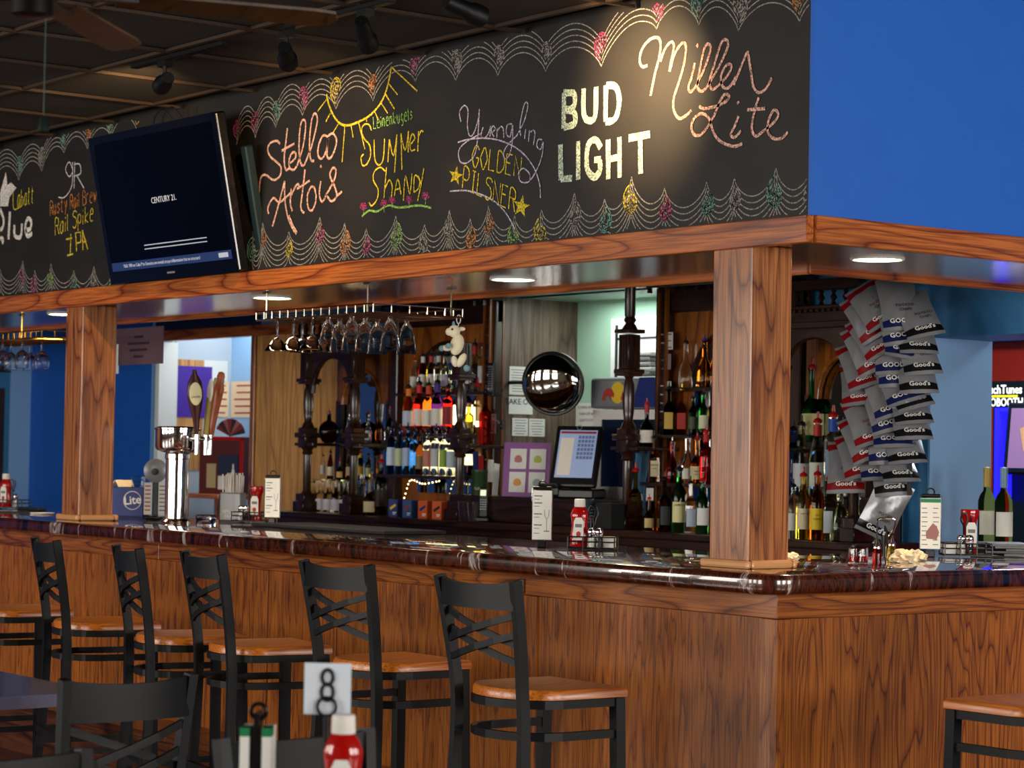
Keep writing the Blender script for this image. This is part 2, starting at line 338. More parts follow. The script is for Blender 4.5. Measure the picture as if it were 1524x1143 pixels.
# back walls
BY = 2.5
struct('wall_back', B().bx((-7.42, BY, 0), (-4.83, BY + .08, 3)).bx((-3.56, BY, 0), (-1.795, BY + .4, 3)).bx((-4.83, BY, 2.27), (-3.56, BY + .08, 3)), steel)
struct('wall_back_header', B().bx((-1.795, BY, 1.965), (1.5, BY + .4, 3)), steel)
struct('wall_back_jamb', B().bx((-1.795, BY + .002, 0), (-1.785, BY + .4, 1.964)), sky)  # same blue as the wall, painted paler for the daylight on this side
struct('wall_oak', B().bx((-7.43, BY - .03, 0), (-6.25, BY, 2.16)), oak_wall)
struct('trim_5', B().bx((-7.46, BY - .05, 0), (-7.41, BY + .1, 2.14), .004), oak_z)
struct('trim_6', B().bx((-8.72, BY - .05, 2.14), (-6.3, BY, 2.21), .004), oak_x)
struct('wall_back_upper', B().bx((-8.8, BY, 2.2), (-7.42, BY + .08, 3)), navy_p)
# recess with the mint wall
RYB = 2.97
struct('wall_recess', B().bx((-4.85, RYB, 0), (-3.5, RYB + .05, 2.4)), mint)
struct('wall_recess_left', B().bx((-4.86, 2.45, 0), (-4.827, RYB, 2.4)), veneer)
struct('wall_recess_right', B().bx((-3.56, 2.45, 0), (-3.53, RYB, 2.4)), wal_z)
struct('ceiling_recess', B().bx((-4.86, 2.3, 2.27), (-3.5, RYB + .05, 2.3)), pbr('grey_green_paint', '8FA79A', .5))
d = struct('door_1', B().bx((-4.50, RYB - .03, 0), (-3.57, RYB, 2.165)), white_p)
B().bx((-4.46, RYB - .034, 0), (-4.44, RYB - .03, 2.13)).bx((-4.46, RYB - .034, 2.05), (-3.6, RYB - .03, 2.06)).out('door_seam', matgrey, d)
# doorway and walls on the left
struct('wall_doorway_left', B().bx((-8.78, BY + .1, 0), (-8.75, 5.0, 3)), pale_w)
struct('trim_7', B().bx((-8.75, BY - .02, 0), (-8.70, BY + .12, 2.14)), white_p)
yb = PX(343, 600, -8.75).y
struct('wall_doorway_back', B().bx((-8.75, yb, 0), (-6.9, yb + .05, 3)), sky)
struct('wall_doorway_right', B().bx((-7.0, BY + .1, 0), (-6.95, yb, 3)), pale_w)
struct('ceiling_doorway', B().bx((-8.8, BY + .08, 2.5), (-6.9, yb + .1, 2.55)), white_p)
struct('wall_blue', B().bx((-11.13, 2.7, 0), (-9.211, 2.8, 3)), blue)
struct('wall_blue_end', B().bx((-9.211, 2.701, 0), (-9.2, 2.81, 3)), sky)  # wall end coloured lighter to stand in for daylight from the right
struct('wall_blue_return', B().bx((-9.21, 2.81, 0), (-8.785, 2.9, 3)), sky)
struct('wall_blue_corner', B().bx((-11.13, 2.534, 0), (-11.12, 2.7, 3)), sky)  # another right-facing side with daylight put into its blue
struct('wall_blue_far', B().bx((-14, 2.534, 0), (-11.13, 2.6, 3)), steel)
d = struct('door_2', B().bx((-12.2, 2.50, 0), (-11.27, 2.534, 1.82)), oak_wall)
B().bx((-12.25, 2.49, 0), (-12.2, 2.534, 1.86)).bx((-11.27, 2.49, 0), (-11.22, 2.534, 1.86)).out('door_frame', wal_z, d)
# room behind the right-hand opening
struct('wall_far', B().bx((-6, 5.2, 0), (1.5, 5.3, 3)), red_p)
struct('wall_far_band', B().bx((-6, 5.1, PY(1500, 508, 5.1).z), (1.5, 5.2, 3)), navy_p)
struct('wall_far_side', B().bx((1.5, BY, 0), (1.6, 5.3, 3)), blue)
struct('wall_far_left', B().bx((-6.1, 3.1, 0), (-6, 5.3, 3)), blue)
# recessed lamps in the soffit
def downlight(x, y, label):
    t = thing('recessed_light', label, 'ceiling light', (x, y, ZF + .012), 0, 'recessed lamps in the soffit')
    B().torus((0, 0, -.002), .087, .006, None, 28, 6).out('trim_ring', white_p, t, True)
    B().lathe([(.084, .0), (.084, -.003)], 24).out('lens', lampw, t)
    l = bpy.data.lights.new('recessed_lamp', 'SPOT'); l.energy = 44; l.color = (1, .80, .54); l.spot_size = rad(125); l.spot_blend = .8; l.shadow_soft_size = .07
    o = bpy.data.objects.new('recessed_lamp', l); put(o, t); o.location = (0, 0, -.012)
downlight(-.335, .65, 'round recessed lamp in the soffit right of the near oak post')
downlight(-2.02, .385, 'round recessed lamp in the soffit above the convex mirror')
downlight(-3.73, .335, 'round recessed lamp in the soffit above the hanging stemware')
downlight(-5.71, .30, 'round recessed lamp in the soffit left of the far oak post')
# ================================================================ bar counter
ZB = 1.07; SY, SX, SYI, SXI = -.165, .02, .84, -1.08
def bar_top():
    out = [(-9.5, SY)]; R = .10
    for i in range(9):
        a = -pi / 2 + pi / 2 * i / 8; out.append((SX - R + R * cos(a), SY + R + R * sin(a)))
    out += [(SX, 2.49), (SXI, 2.49), (SXI, SYI), (-9.5, SYI)]
    b = bmesh.new(); H = .065
    f = b.faces.new([b.verts.new((x, y, ZB - H)) for x, y in out])
    r = bmesh.ops.extrude_face_region(b, geom=[f]); vs = [g for g in r['geom'] if isinstance(g, bmesh.types.BMVert)]
    bmesh.ops.translate(b, vec=(0, 0, H), verts=vs)
    es = [e for e in b.edges if abs(e.verts[0].co.z - e.verts[1].co.z) < 1e-6]
    bmesh.ops.bevel(b, geom=es, offset=.02, segments=4, affect='EDGES', profile=.5)
    bmesh.ops.triangulate(b, faces=[f for f in b.faces if len(f.verts) > 4]); bmesh.ops.recalc_face_normals(b, faces=b.faces)
    # split the top along the mitre so the streaks run across each leg
    bmesh.ops.bisect_plane(b, geom=b.verts[:] + b.edges[:] + b.faces[:], plane_co=(SX, SY, 0), plane_no=V((SYI - SY, SX - SXI, 0)).normalized())
    n = V((SYI - SY, SX - SXI, 0)).normalized()
    for f in b.faces: f.material_index = 1 if (f.calc_center_median() - V((SX, SY, 0))).dot(n) > 0 else 0
    me = bpy.data.meshes.new('bar_top'); b.to_mesh(me); b.free(); me.materials.append(top_x); me.materials.append(top_y)
    me.polygons.foreach_set('use_smooth', [True] * len(me.polygons)); me.set_sharp_from_angle(angle=rad(50))
    return put(bpy.data.objects.new('resin_countertop', me))
tag(bar_top(), 'glossy L-shaped bar top of dark brown resin with white streaks', 'bar top')
TY, TX = -.058, -.056
bf = thing('panelled_counter', 'oak panelled bar front below the glossy resin top', 'bar')
B().bx((-9.4, TY + .02, 0), (TX - .02, TY + .08, ZB - .07)).bx((TX - .08, TY + .08, 0), (TX - .02, 2.45, ZB - .07)).out('carcass', pan_z, bf)
for x0, x1 in ((-9.4, -4.0), (-3.998, TX)): B().bx((x0, TY - .004, .928), (x1, TY + .03, ZB - .067), .002).out('top_rail', pan_x, bf)
B().bx((TX - .03, TY - .0035, .928), (TX + .004, 2.45, ZB - .067), .002).out('top_rail', pan_y, bf)
xs = PY(793, 900, TY).x; edges = [-9.4, -7.6, -5.85, -4.4, -3.1, xs, TX - .052]
for a, c in zip(edges, edges[1:]):
    B().bx((a + .026, TY + .008, .0), (c - .026, TY + .028, .926)).out('front_panel', pan_z, bf)
    B().bx((c - .025, TY, .0), (c + .0255, TY + .03, .926), .002).out('stile', oak_z if c == edges[-1] else pan_z, bf)
B().bx((TX - .03, TY + .0005, .0), (TX, TY + .06, .926), .002).out('stile', pan_z, bf)
yy = [TY + .06, 1.2, 2.45]
for a, c in zip(yy, yy[1:]): B().bx((TX - .028, a + .001, 0), (TX - .008, c - .001, .926)).out('front_panel', pan_c, bf)
fs = thing('foot_step', 'dark wooden foot step along the bottom of the bar front', 'step')
for a, c in ((-9.4, -6.4), (-6.397, -3.4), (-3.397, -.4), (-.397, TX + .25)):
    B().bx((a, -.34, .20), (c, TY - .005, .23), .004).out('step_board', floor_m, fs)
    B().bx((a, -.32, .0), (c, -.30, .199)).out('riser_board', floor_m, fs)
o = B().box((0, 0, 0), (.03, .008, .05), None, .003).box((0, -.006, .008), (.012, .006, .02)).out('bar_hook', steel_m, None, False, PY(776, 872, TY - .009) + V((0, 0, 0)))
tag(o, 'small chrome hook on the oak rail beside the nearest stool back', 'hook')
# oak posts carrying the soffit
def post(x1, label):
    t = thing('oak_post', label, 'post', (x1 - .0908, .1043, ZB), 0, 'oak posts on the bar')
    B().box((0, 0, (ZF - ZB + .012) / 2), (.1817, .1817, ZF - ZB + .012 - .001), None, .006, 2).out('shaft', oak_z, t)
    b = B()
    for s in (-1, 1):
        b.box((0, s * .102, .014), (.226, .022, .028), None, .009, 2); b.box((s * .102, 0, .014), (.022, .182, .028), None, .009, 2)
    b.out('base_moulding', pbr('light_oak', 'D79A63', .35, coat=.4, noise=.12, nscale=12), t)
post(-.274, 'square oak post with a pale base standing on the bar corner'); post(-4.934, 'square oak post with a pale base beside the chrome beer tower')
# ================================================================ antique back bar
XC = -4.157; CY = 2.2; FY = 2.05; PB = 2.46        # centre line, column line, counter front, panel plane
bb = thing('back_bar', 'carved dark wood antique back bar with arches and turned columns', 'back bar', (XC, 0, 0))
def mir(fn):
    for s in (-1, 1): fn(s)
HB = 2.36
b = B().bx((-HB, FY, 1.035), (HB, PB, 1.07), .008, 2).bx((-HB + .03, FY + .025, 1.0), (HB - .03, PB, 1.034)); b.out('counter_top', wal_x, bb)
B().bx((-HB + .05, FY + .05, 0), (HB - .05, PB, .999)).out('base_cabinet', wal_x, bb)
for i in range(8):
    x = -HB + .1 + i * .575
    dr = B().bx((x, FY + .036, .84), (x + .53, FY + .05, .97), .006).out('drawer', wal_x, bb)
    B().ball((x + .265, FY + .025, .905), .014).out('knob', brass, dr)
    B().bx((x, FY + .038, .10), (x + .53, FY + .05, .81), .006).out('cabinet_door', wal_z, bb)
# raised middle counter with the till
B().bx((-.72, FY + .10, 1.071), (.62, PB + .45, 1.205), .006).out('middle_ledge', wal_x, bb)
T_low = [(.045, 1.07), (.045, 1.15), (.032, 1.16), (.037, 1.175), (.026, 1.19), (.026, 1.40), (.036, 1.41), (.03, 1.425), (.042, 1.44)]
T_mid = [(.042, 1.56), (.034, 1.58), (.024, 1.595), (.03, 1.64), (.034, 1.70), (.03, 1.77), (.02, 1.80), (.03, 1.815), (.042, 1.825)]
def column(x, tall):
    b = B()
    b.box((x, CY, 1.10), (.12, .12, .06), None, .004).box((x, CY, 1.15), (.095, .095, .05), None, .004)
    b.lathe([(r * .9, z) for r, z in T_low[3:]], 14, M.Translation((x, CY, 0)))
    b.box((x, CY, 1.50), (.086, .086, .12), None, .006).box((x, CY, 1.515), (.116, .116, .03), None, .004)
    b.lathe([(r * .9, z) for r, z in T_mid], 14, M.Translation((x, CY, 0)))
    b.box((x, CY, 1.835), (.11, .11, .022), None, .004).box((x, CY, 1.82), (.09, .09, .015))
    b.box((x, CY, 1.93), (.078, .078, .17), None, .004)
    for s in (-.02, 0, .02): b.box((x + s, CY - .04, 1.93), (.008, .008, .15)); b.box((x + .04, CY + s, 1.93), (.008, .008, .15))
    if tall:
        b.box((x, CY, 2.03), (.11, .11, .02), None, .004).lathe([(.04, 2.04), (.03, 2.06), (.022, 2.07), (.032, 2.085), (.024, 2.10), (.027, 2.11), (.027, 2.30)], 14, M.Translation((x, CY, 0)))
    b.out('column', wal_z, bb, True)
XA, XB, XD = 2.213, 1.717, .6925
for s in (-1, 1):
    column(s * XA, False); column(s * XB, False); column(s * XD, s > 0)
def arch(xa, xb, z0, z1, y, th, name, mat, inset=.012, par=bb):
    """board between xa..xb, z0..z1 with a round arch cut from below"""
    w = (xb - xa) / 2 - inset; c = (xa + xb) / 2; n = 12; b = B()
    rise = min(w, z1 - z0 - .02)
    pts = [(xa, z0), (xa + inset, z0)] + [(c - w * cos(pi * i / n), z0 + rise * sin(pi * i / n)) for i in range(1, n)] + [(xb - inset, z0), (xb, z0), (xb, z1), (xa, z1)]
    for i in range(2, n + 1):   # quads above the arch keep the outline clean
        p, q = pts[i], pts[i + 1] if i < n else (xb - inset, z0)
        b.prism([p, q, (q[0], z1), (p[0], z1)], th, M.Translation((0, y, 0)) @ RX(pi / 2))
    p = pts[2]; b.prism([(xa, z0), (xa + inset, z0), p, (p[0], z1), (xa, z1)], th, M.Translation((0, y, 0)) @ RX(pi / 2))
    p = pts[n]; b.prism([p, (xb - inset, z0), (xb, z0), (xb, z1)] if False else [(xb - inset, z0), (xb, z0), (xb, z1), (xb - inset, z1)], th, M.Translation((0, y, 0)) @ RX(pi / 2))
    return b.out(name, mat, par)
def rim(xa, xb, z0, y, r, mat, par=bb, inset=.012):
    w = (xb - xa) / 2 - inset; c = (xa + xb) / 2
    return B().tube([(c - w * cos(pi * i / 14), y, z0 + w * sin(pi * i / 14)) for i in range(15)], r, 6).out('arch_moulding', mat, par)
for s in (-1, 1):
    a, c = sorted((s * XA, s * XB))
    arch(a + .03, c - .03, 1.76, 2.005, CY + .02, .035, 'arch_board', wal_x)
    rim(a + .03, c - .03, 1.76, CY + .0, .010, wal_x)
    # mirrored back panel with its own smaller arch
    B().bx((a - .05, PB - .012, 1.07), (c + .05, PB - .004, 2.0)).out('mirror', mirror, bb)
    arch(a - .02, c + .02, 1.70, 2.0, PB - .02, .03, 'back_arch', amber_z, .07)
    rim(a - .02, c + .02, 1.70, PB - .055, .009, amber_z, bb, .07)
    for x in (a - .03, c + .0): B().bx((x, PB - .05, 1.07), (x + .05, PB - .02, 1.72)).out('back_stile', wal_z, bb)
    # frieze, dentils, spindle gallery
    B().bx((a - .06, CY - .055, 2.0), (c + .06, PB, 2.03), .004).out('frieze', wal_x, bb)
    B().bx((a - .05, CY - .04, 2.03), (c + .05, PB, 2.07)).out('frieze', wal_x, bb)
    B().bx((a - .08, CY - .075, 2.082), (c + .08, PB, 2.10), .004).out('cornice', wal_x, bb)
    dm = B().box((0, 0, 0), (.018, .02, .012)).mesh('dentil', wal_x)
    for i in range(17): part('dentil', dm, bb, (a - .04 + i * (c - a + .08) / 16, CY - .055, 2.076))
    sm = B().lathe([(.004, 0), (.013, .006), (.006, .016), (.016, .033), (.007, .05), (.013, .06), (.004, .066)], 8).mesh('spindle', wal_z, True)
    for i in range(9): part('spindle', sm, bb, (a - .05 + i * (c - a + .1) / 8, CY - .04, 2.10))
    B().bx((a - .07, CY - .06, 2.166), (c + .07, CY - .01, 2.215), .004).out('gallery_rail', wal_x, bb)
    # tall piers beside the middle opening
    a, c = sorted((s * XB, s * .735)); a += .05 if s < 0 else -.07; c += .07 if s < 0 else -.05
    B().bx((a, PB - .01, 1.07), (c, PB, 2.25)).out('pier_panel', amber_z, bb)
    for x in (a, c - .07): B().bx((x, PB - .06, 1.07), (x + .07, PB - .01, 2.25), .006).out('pier_stile', wal_z, bb)
    B().bx((a, PB - .05, 2.13), (c, PB - .01, 2.25), .006).out('pier_rail', wal_x, bb)
    B().bx((a - .03, PB - .12, 2.25), (c + .03, PB, 2.30), .008).out('pier_cornice', wal_x, bb)
    for i in range(12): B().box((a + .02 + i * (c - a - .04) / 11, PB - .13, 2.235), (.02, .016, .025)).out('dentil', wal_x, bb)
    m_ = (a + c) / 2
    rim(m_ - .30, m_ + .30, 1.75, PB - .02, .014, wal_z)
    B().prism([(m_ + .27 * cos(pi * i / 12), 1.75 + .27 * sin(pi * i / 12)) for i in range(13)] + [(m_ - .27, 1.2), (m_ + .27, 1.2)], .004, M.Translation((0, PB - .011, 0)) @ RX(pi / 2)).out('mirror', mirror, bb)
    x = s * .72
    for i in range(27): B().box((x, PB - .066, 1.12 + i * .042), (.034, .014, .036), None, .003).out('carved_block', wal_z, bb)
    for dx in (-.026, .026): B().bx((x + dx - .006, PB - .08, 1.07), (x + dx + .006, PB - .058, 2.25)).out('edge_bead', amber_z, bb)
    # bracket shelves at mid height between the columns and the panels
    for xa in (XA, XB, XD):
        B().bx((s * xa - .10, CY - .03, 1.452), (s * xa + .10, PB - .02, 1.47), .003).out('bracket_shelf', wal_x, bb)
# stepped shelves for bottles: wood treads with a lit riser on the left pier
for s in (-1, 1):
    a, c = (-1.56, -.80) if s < 0 else (.76, 1.58)
    for k, (z, y0, y1) in enumerate(((1.30, 2.22, 2.32), (1.53, 2.30, 2.385), (1.76, 2.37, 2.45))):
        B().bx((a, y0, z - .018), (-.66 if s < 0 and k == 2 else c, y1, z), .002).out('bottle_shelf', wal_x, bb)
    a, c = (s * XA - .17, s * XA + .38) if s < 0 else (s * XA - .45, s * XA - .03)
    B().bx((a + .1, 2.26, 1.252), (c, PB - .06, 1.26)).out('glass_shelf', G['pale'], bb)
    x0, x1 = (-XA + .1, -XB - .1) if s < 0 else (XB + .1, XA - .1)
    if s < 0: B().bx((x0, 2.26, 1.462), (x1, PB - .06, 1.47)).out('glass_shelf', G['pale'], bb)
    else: B().bx((x0, 2.375, 1.261), (x1, PB - .02, 1.50)).out('bottle_riser', wal_x, bb)
lb = thing('shelf_light', 'warm strip light glowing behind the flavoured bottles on the back bar', 'light strip', (XC, 0, 0))
B().bx((-1.40, 2.418, 1.58), (-.90, 2.428, 1.69)).out('diffuser', ledw, lb)
B().bx((-1.42, 2.411, 1.69), (-.88, 2.43, 1.70)).bx((-1.42, 2.411, 1.57), (-.88, 2.43, 1.58)).out('channel', wal_x, lb)
lb = thing('shelf_light', 'short warm strip light under the clear bottles on the lower step', 'light strip', (XC, 0, 0))
B().bx((-1.5, 2.372, 1.36), (-.92, 2.378, 1.42)).bx((-.86, 2.42, 1.57), (-.78, 2.428, 1.60)).out('diffuser', ledw, lb)
# string of small bulbs in the cubby under the shelves
sl = thing('string_lights', 'string of tiny warm bulbs draped under the bottle shelf', 'string lights')
pts = [PY(x, y, 2.3) for x, y in ((603, 741), (607, 727), (611, 716), (618, 715), (626, 719), (634, 720), (645, 718), (655, 716))]
B().tube(pts, .002, 5).out('wire', blackp, sl)
bm_ = B().ball((0, 0, 0), .0042, 8, 6).mesh('bulb', bulb)
for i, p in enumerate(smooth_path(pts, 2)): part('bulb', bm_, sl, p + V((0, -.006, 0)))
# ================================================================ bottles on the back bar
PROF = {  # (radius, height) of the body up to the neck top, label band z0 z1, flattening
 'std':  ([(.0, 0), (.036, 0), (.038, .006), (.038, .185), (.034, .205), (.018, .232), (.0145, .245), (.0145, .30), (.017, .302), (.017, .31), (0, .31)], .05, .15, 1),
 'tall': ([(.0, 0), (.034, 0), (.036, .006), (.036, .215), (.032, .23), (.016, .245), (.014, .255), (.014, .30), (.017, .302), (.017, .31), (0, .31)], .06, .18, 1),
 'slope': ([(.0, 0), (.037, 0), (.039, .006), (.038, .15), (.030, .20), (.019, .25), (.014, .28), (.014, .30), (.017, .302), (.017, .31), (0, .31)], .04, .14, 1),
 'short': ([(.0, 0), (.046, 0), (.05, .008), (.052, .06), (.05, .13), (.038, .165), (.018, .185), (.016, .20), (.016, .30), (.02, .302), (.02, .31), (0, .31)], .03, .12, .72),
 'square': ([(.0, 0), (.046, 0), (.05, .006), (.05, .17), (.044, .19), (.02, .215), (.016, .23), (.016, .30), (.019, .302), (.019, .31), (0, .31)], .04, .15, 1),
 'globe': ([(.0, 0), (.04, 0), (.07, .02), (.10, .07), (.107, .12), (.095, .17), (.06, .21), (.03, .225), (.022, .235), (.022, .30), (.025, .302), (.025, .31), (0, .31)], .0, .0, 1),
 'bell': ([(.0, 0), (.05, 0), (.053, .008), (.048, .11), (.036, .16), (.02, .19), (.017, .21), (.017, .30), (.021, .302), (.021, .31), (0, .31)], .03, .10, 1),
 'mini': ([(.0, 0), (.062, 0), (.066, .01), (.066, .14), (.06, .17), (.03, .20), (.026, .22), (.026, .30), (.03, .302), (.03, .31), (0, .31)], .02, .13, 1)}
_bm = {}
def cached(key, fn):
    if key not in _bm: _bm[key] = fn()
    return _bm[key]
LABM = {}
def labm(c):
    if c not in LABM: LABM[c] = pbr('label_' + c, c, .55, noise=.06, nscale=40)
    return LABM[c]
def bottle(kind, p, H, g, lab, cap, label, group, face=-.65, txt=None, tcol=None, pour=True, neck=None):
    prof, l0, l1, fl = PROF[kind]; s = H / (.355 if pour else .325); seg = 4 if kind == 'square' else 14; ph = pi / 4 if kind == 'square' else 0
    t = thing('liquor_bottle', label, 'bottle', p, face + pi / 2, group)
    body = part('glass_body', cached((kind, g), lambda: B().lathe(prof, seg, None, 1, fl, False, ph).mesh('glass_body', G[g], seg > 4)), t, sc=(s, s, s))
    if lab and l1 > 0:
        def mk():
            b = B()
            if seg == 4: w = .05 * .7071; b.box((0, -w * 1.0 - .0012, (l0 + l1) / 2), (.058, .001, l1 - l0))
            else:
                rr = max(r for r, z in prof) + .0012; b.lathe([(rr, l0), (rr, l1)], 10, None, 1, fl, False, 0, -pi / 2 - 1.1, -pi / 2 + 1.1)
            return b.mesh('label', labm(lab), seg > 4)
        lb = part('label', cached(('lab', kind, lab), mk), t, sc=(s, s, s))
        if txt: 
            rr = max(r for r, z in prof) * (.7071 if seg == 4 else 1)
            for k, (st, zz, sz) in enumerate(txt): part('lettering', text_mesh(st, sz, tcol or ink), lb, (0, -(rr * fl + .0035), zz), FRONT)
    if neck: part('neck_wrap', cached(('neck', kind, neck), lambda: B().lathe([(.0185, .25), (.0185, .299)], 12).mesh('neck_wrap', labm(neck), True)), t, sc=(s, s, s))
    cm = {'black': blackp, 'red': redp, 'gold': brass, 'white': kwhite, 'blue': bluep, 'silver': steel_m, 'cork': labm('C8A070'), 'purple': purple}[cap]
    if pour: part('pourer', cached(('pour', cap), lambda: B().lathe([(.0, .305), (.018, .305), (.02, .315), (.014, .322), (.006, .327), (.005, .352), (0, .355)], 10).mesh('pourer', cm, True)), t, sc=(s, s, s))
    else: part('cap', cached(('cap', cap), lambda: B().lathe([(.0, .295), (.02, .295), (.02, .325), (0, .325)], 12).mesh('cap', cm, True)), t, sc=(s, s, s))
    return t
ORD = ['first', 'second', 'third', 'fourth', 'fifth', 'sixth', 'seventh', 'eighth', 'ninth', 'tenth']
def row(where, z, Y, items, group='bottles on the back bar'):
    for i, it in enumerate(sorted(items, key=lambda q: q[0])):
        px, top, kind, g, lab, cap, look = it[:7]; kw = it[7] if len(it) > 7 else {}
        yy = kw.pop('Y', Y); zz = kw.pop('z', z)
        p = PY(px, 700, yy); H = PY(px, top, yy).z - zz; p = PY(px, 676 - (zz - 1.42) * 290, yy); p.z = zz
        bottle(kind, p, H, g, lab, cap, '%s, %s from left %s' % (look, ORD[i], where), group, random.uniform(-.85, -.5), **kw)
row('on the far left counter', 1.07, 2.27, [(465 + 12.1 * i, 714, 'mini', 'clear' if i % 2 else 'pale', 'C9C4CC', 'cork', 'squat clear bottle with pale label', dict(pour=False)) for i in range(6)] + [(537, 706, 'tall', 'clear', None, 'silver', 'slim clear bottle', dict(pour=False))], 'squat bottles in a row on the counter')
row('on the left glass shelf', 1.26, 2.34, [(491, 667, 'slope', 'brown', 'D8CFA8', 'black', 'brown bottle with cream label'), (505, 680, 'short', 'brown', 'D9B25A', 'red', 'short brown bottle with gold label'), (519, 669, 'std', 'amber', 'B89A78', 'black', 'amber bottle with tan label'), (535, 667, 'std', 'dark', 'C8A02A', 'red', 'dark bottle with yellow neck band', dict(neck='D8B81A'))])
row('on the left bracket shelf', 1.47, 2.38, [(489, 607, 'globe', 'dark', None, 'red', 'round dark globe bottle with red spout', dict(Y=2.31)), (519, 616, 'slope', 'clear', 'B02020', 'silver', 'clear bottle with red label'), (534, 618, 'std', 'amber', 'C03028', 'black', 'amber bottle with red label'), (547, 622, 'tall', 'clear', 'DADADA', 'black', 'clear bottle with white label'), ])
row('left of the lit steps', 1.53, 2.345, [(580, 604, 'bell', 'dark', None, 'red', 'dark bell shaped bottle with red spout')])
row('deep on the left glass shelf', 1.26, 2.375, [(480, 673, 'tall', 'clear', 'D8D8D0', 'red', 'clear bottle with white label'), (548, 671, 'std', 'green', 'C8C8A0', 'black', 'green bottle with pale label')])
row('in front of the second column', 1.07, 2.11, [(549, 705, 'short', 'brown', 'C8B890', 'gold', 'short brown bottle with tan label')])
row('beside the second column', 1.07, 2.24, [(566, 676, 'std', 'dark', '2A1A12', 'red', 'tall black bottle with red spout')])
BL = dict(z=1.30)
row('on the lowest lit step', 1.30, 2.27, [(582, 627, 'tall', 'blue', 'C8D4E8', 'black', 'blue glass bottle with pale label'), (594, 630, 'tall', 'blue', 'B8C8A0', 'black', 'blue glass bottle with leafy label'), (606, 628, 'tall', 'blue', 'A8BCE0', 'black', 'blue glass bottle with moon label'), (616, 632, 'tall', 'blue', None, 'black', 'plain blue glass bottle'), (625, 640, 'std', 'brown', '8A7A50', 'black', 'brown bottle with dull gold label'), (636, 634, 'tall', 'clear', 'D88A78', 'black', 'clear bottle with salmon label'), (648, 630, 'tall', 'clear', 'D4D8DC', 'black', 'clear bottle with silver label'), (660, 632, 'tall', 'clear', '9ABF4A', 'black', 'clear bottle with lime green label'), (671, 636, 'tall', 'clear', 'C8D8E8', 'black', 'clear bottle with icy label')])
row('on the middle lit step', 1.53, 2.345, [(607, 566, 'std', 'orange', 'B8C4D8', 'black', 'orange flavoured bottle with blue-white label', dict(neck='E07A1A')), (623, 560, 'std', 'red', 'E8E4DC', 'black', 'red flavoured bottle with white label', dict(neck='C8242A')), (637, 562, 'std', 'orange', 'F0EEE4', 'black', 'orange flavoured bottle with white label', dict(neck='C8442A')), (650, 558, 'std', 'purple', 'F2F0EA', 'black', 'purple flavoured bottle with white label', dict(neck='4A2A9A')), (666, 566, 'tall', 'red', '9A2030', 'black', 'dark red flavoured bottle with slanted stripes')])
row('on the top lit step', 1.76, 2.41, [(616, 528, 'std', 'clear', 'E0DCD4', 'red', 'clear bottle with pale label'), (629, 521, 'std', 'red', 'E8E0D8', 'black', 'red tinted bottle', dict(neck='E8E8E8')), (641, 520, 'std', 'yellow', 'E8E0D8', 'black', 'yellow tinted bottle', dict(neck='C83038')), (652, 520, 'std', 'clear', 'E8E0D8', 'black', 'clear bottle with striped neck', dict(neck='D8D0D0')), (662, 522, 'std', 'pale', 'C8C0D8', 'black', 'pale bottle')])
row('behind the remote control', 1.76, 2.41, [(696, 512, 'tall', 'clear', 'E8D8DC', 'blue', 'clear bottle with pink label'), (706, 503, 'tall', 'clear', None, 'black', 'clear bottle with red cap band', dict(neck='B8202A')), (718, 508, 'tall', 'clear', 'D8E0E0', 'silver', 'clear bottle with silver top'), (729, 512, 'tall', 'clear', None, 'black', 'plain clear bottle')])
row('above the green canister', 1.47, 2.33, [(697, 600, 'tall', 'yellow', 'D8B84A', 'cork', 'yellow bottle', dict(pour=False)), (709, 561, 'square', 'clear', None, 'red', 'square clear decanter with red spout'), (722, 572, 'square', 'red', None, 'black', 'square bottle of dark red liquor')])
JM = [('JAMESON', .135, .014)]
row('on the right-hand counter', 1.07, 2.17, [(945, 688, 'square', 'amber', None, 'red', 'clear square bottle of amber whiskey'), (966, 735, 'short', 'amber', 'C8B070', 'red', 'short cut-glass bottle with gold oval label'), (988, 702, 'square', 'brown', '3A3A3C', 'black', 'square brown bottle with grey label'), (1010, 685, 'std', 'green', 'D8D29A', 'black', 'green bottle with cream label', dict(txt=JM)), (1027, 708, 'square', 'clear', 'B8C8DC', 'black', 'clear square bottle with pale blue label'), (1045, 704, 'std', 'green', 'DDE0DC', 'red', 'green bottle with white label')])
row('on the right lower step', 1.30, 2.27, [(973, 642, 'square', 'amber', 'D8CCA4', 'black', 'square amber bottle with cream label', dict(txt=[('KNOB', .12, .018), ('CREEK', .095, .012)])), (1000, 650, 'bell', 'red', None, 'silver', 'red-brown faceted bottle'), (1023, 640, 'bell', 'clear', 'D8D4C8', 'black', 'clear bottle with white label'), (1037, 644, 'short', 'amber', 'DCCFA0', 'red', 'amber bottle with cream label', dict(txt=[("Maker's", .085, .013), ('Mark.', .065, .013)])), (1050, 632, 'std', 'red', None, 'red', 'small bottle with red wax neck', dict(neck='B01818'))])
row('on the right middle step', 1.53, 2.345, [(962, 592, 'short', 'dark', 'D8D2C8', 'red', 'squat dark bottle with red ribbon', dict(z=1.471, Y=2.26, neck='B01820')), (995, 568, 'square', 'dark', 'C8A84A', 'black', 'square black whisky bottle with gold stripe'), (1014, 570, 'square', 'amber', 'A82A1A', 'gold', 'square whisky bottle with red slanted label'), (1031, 584, 'std', 'dkgreen', '3A4A2A', 'black', 'dark green bottle with dull label'), (1046, 578, 'std', 'green', 'D0D4B0', 'black', 'bright green bottle with pale label')])
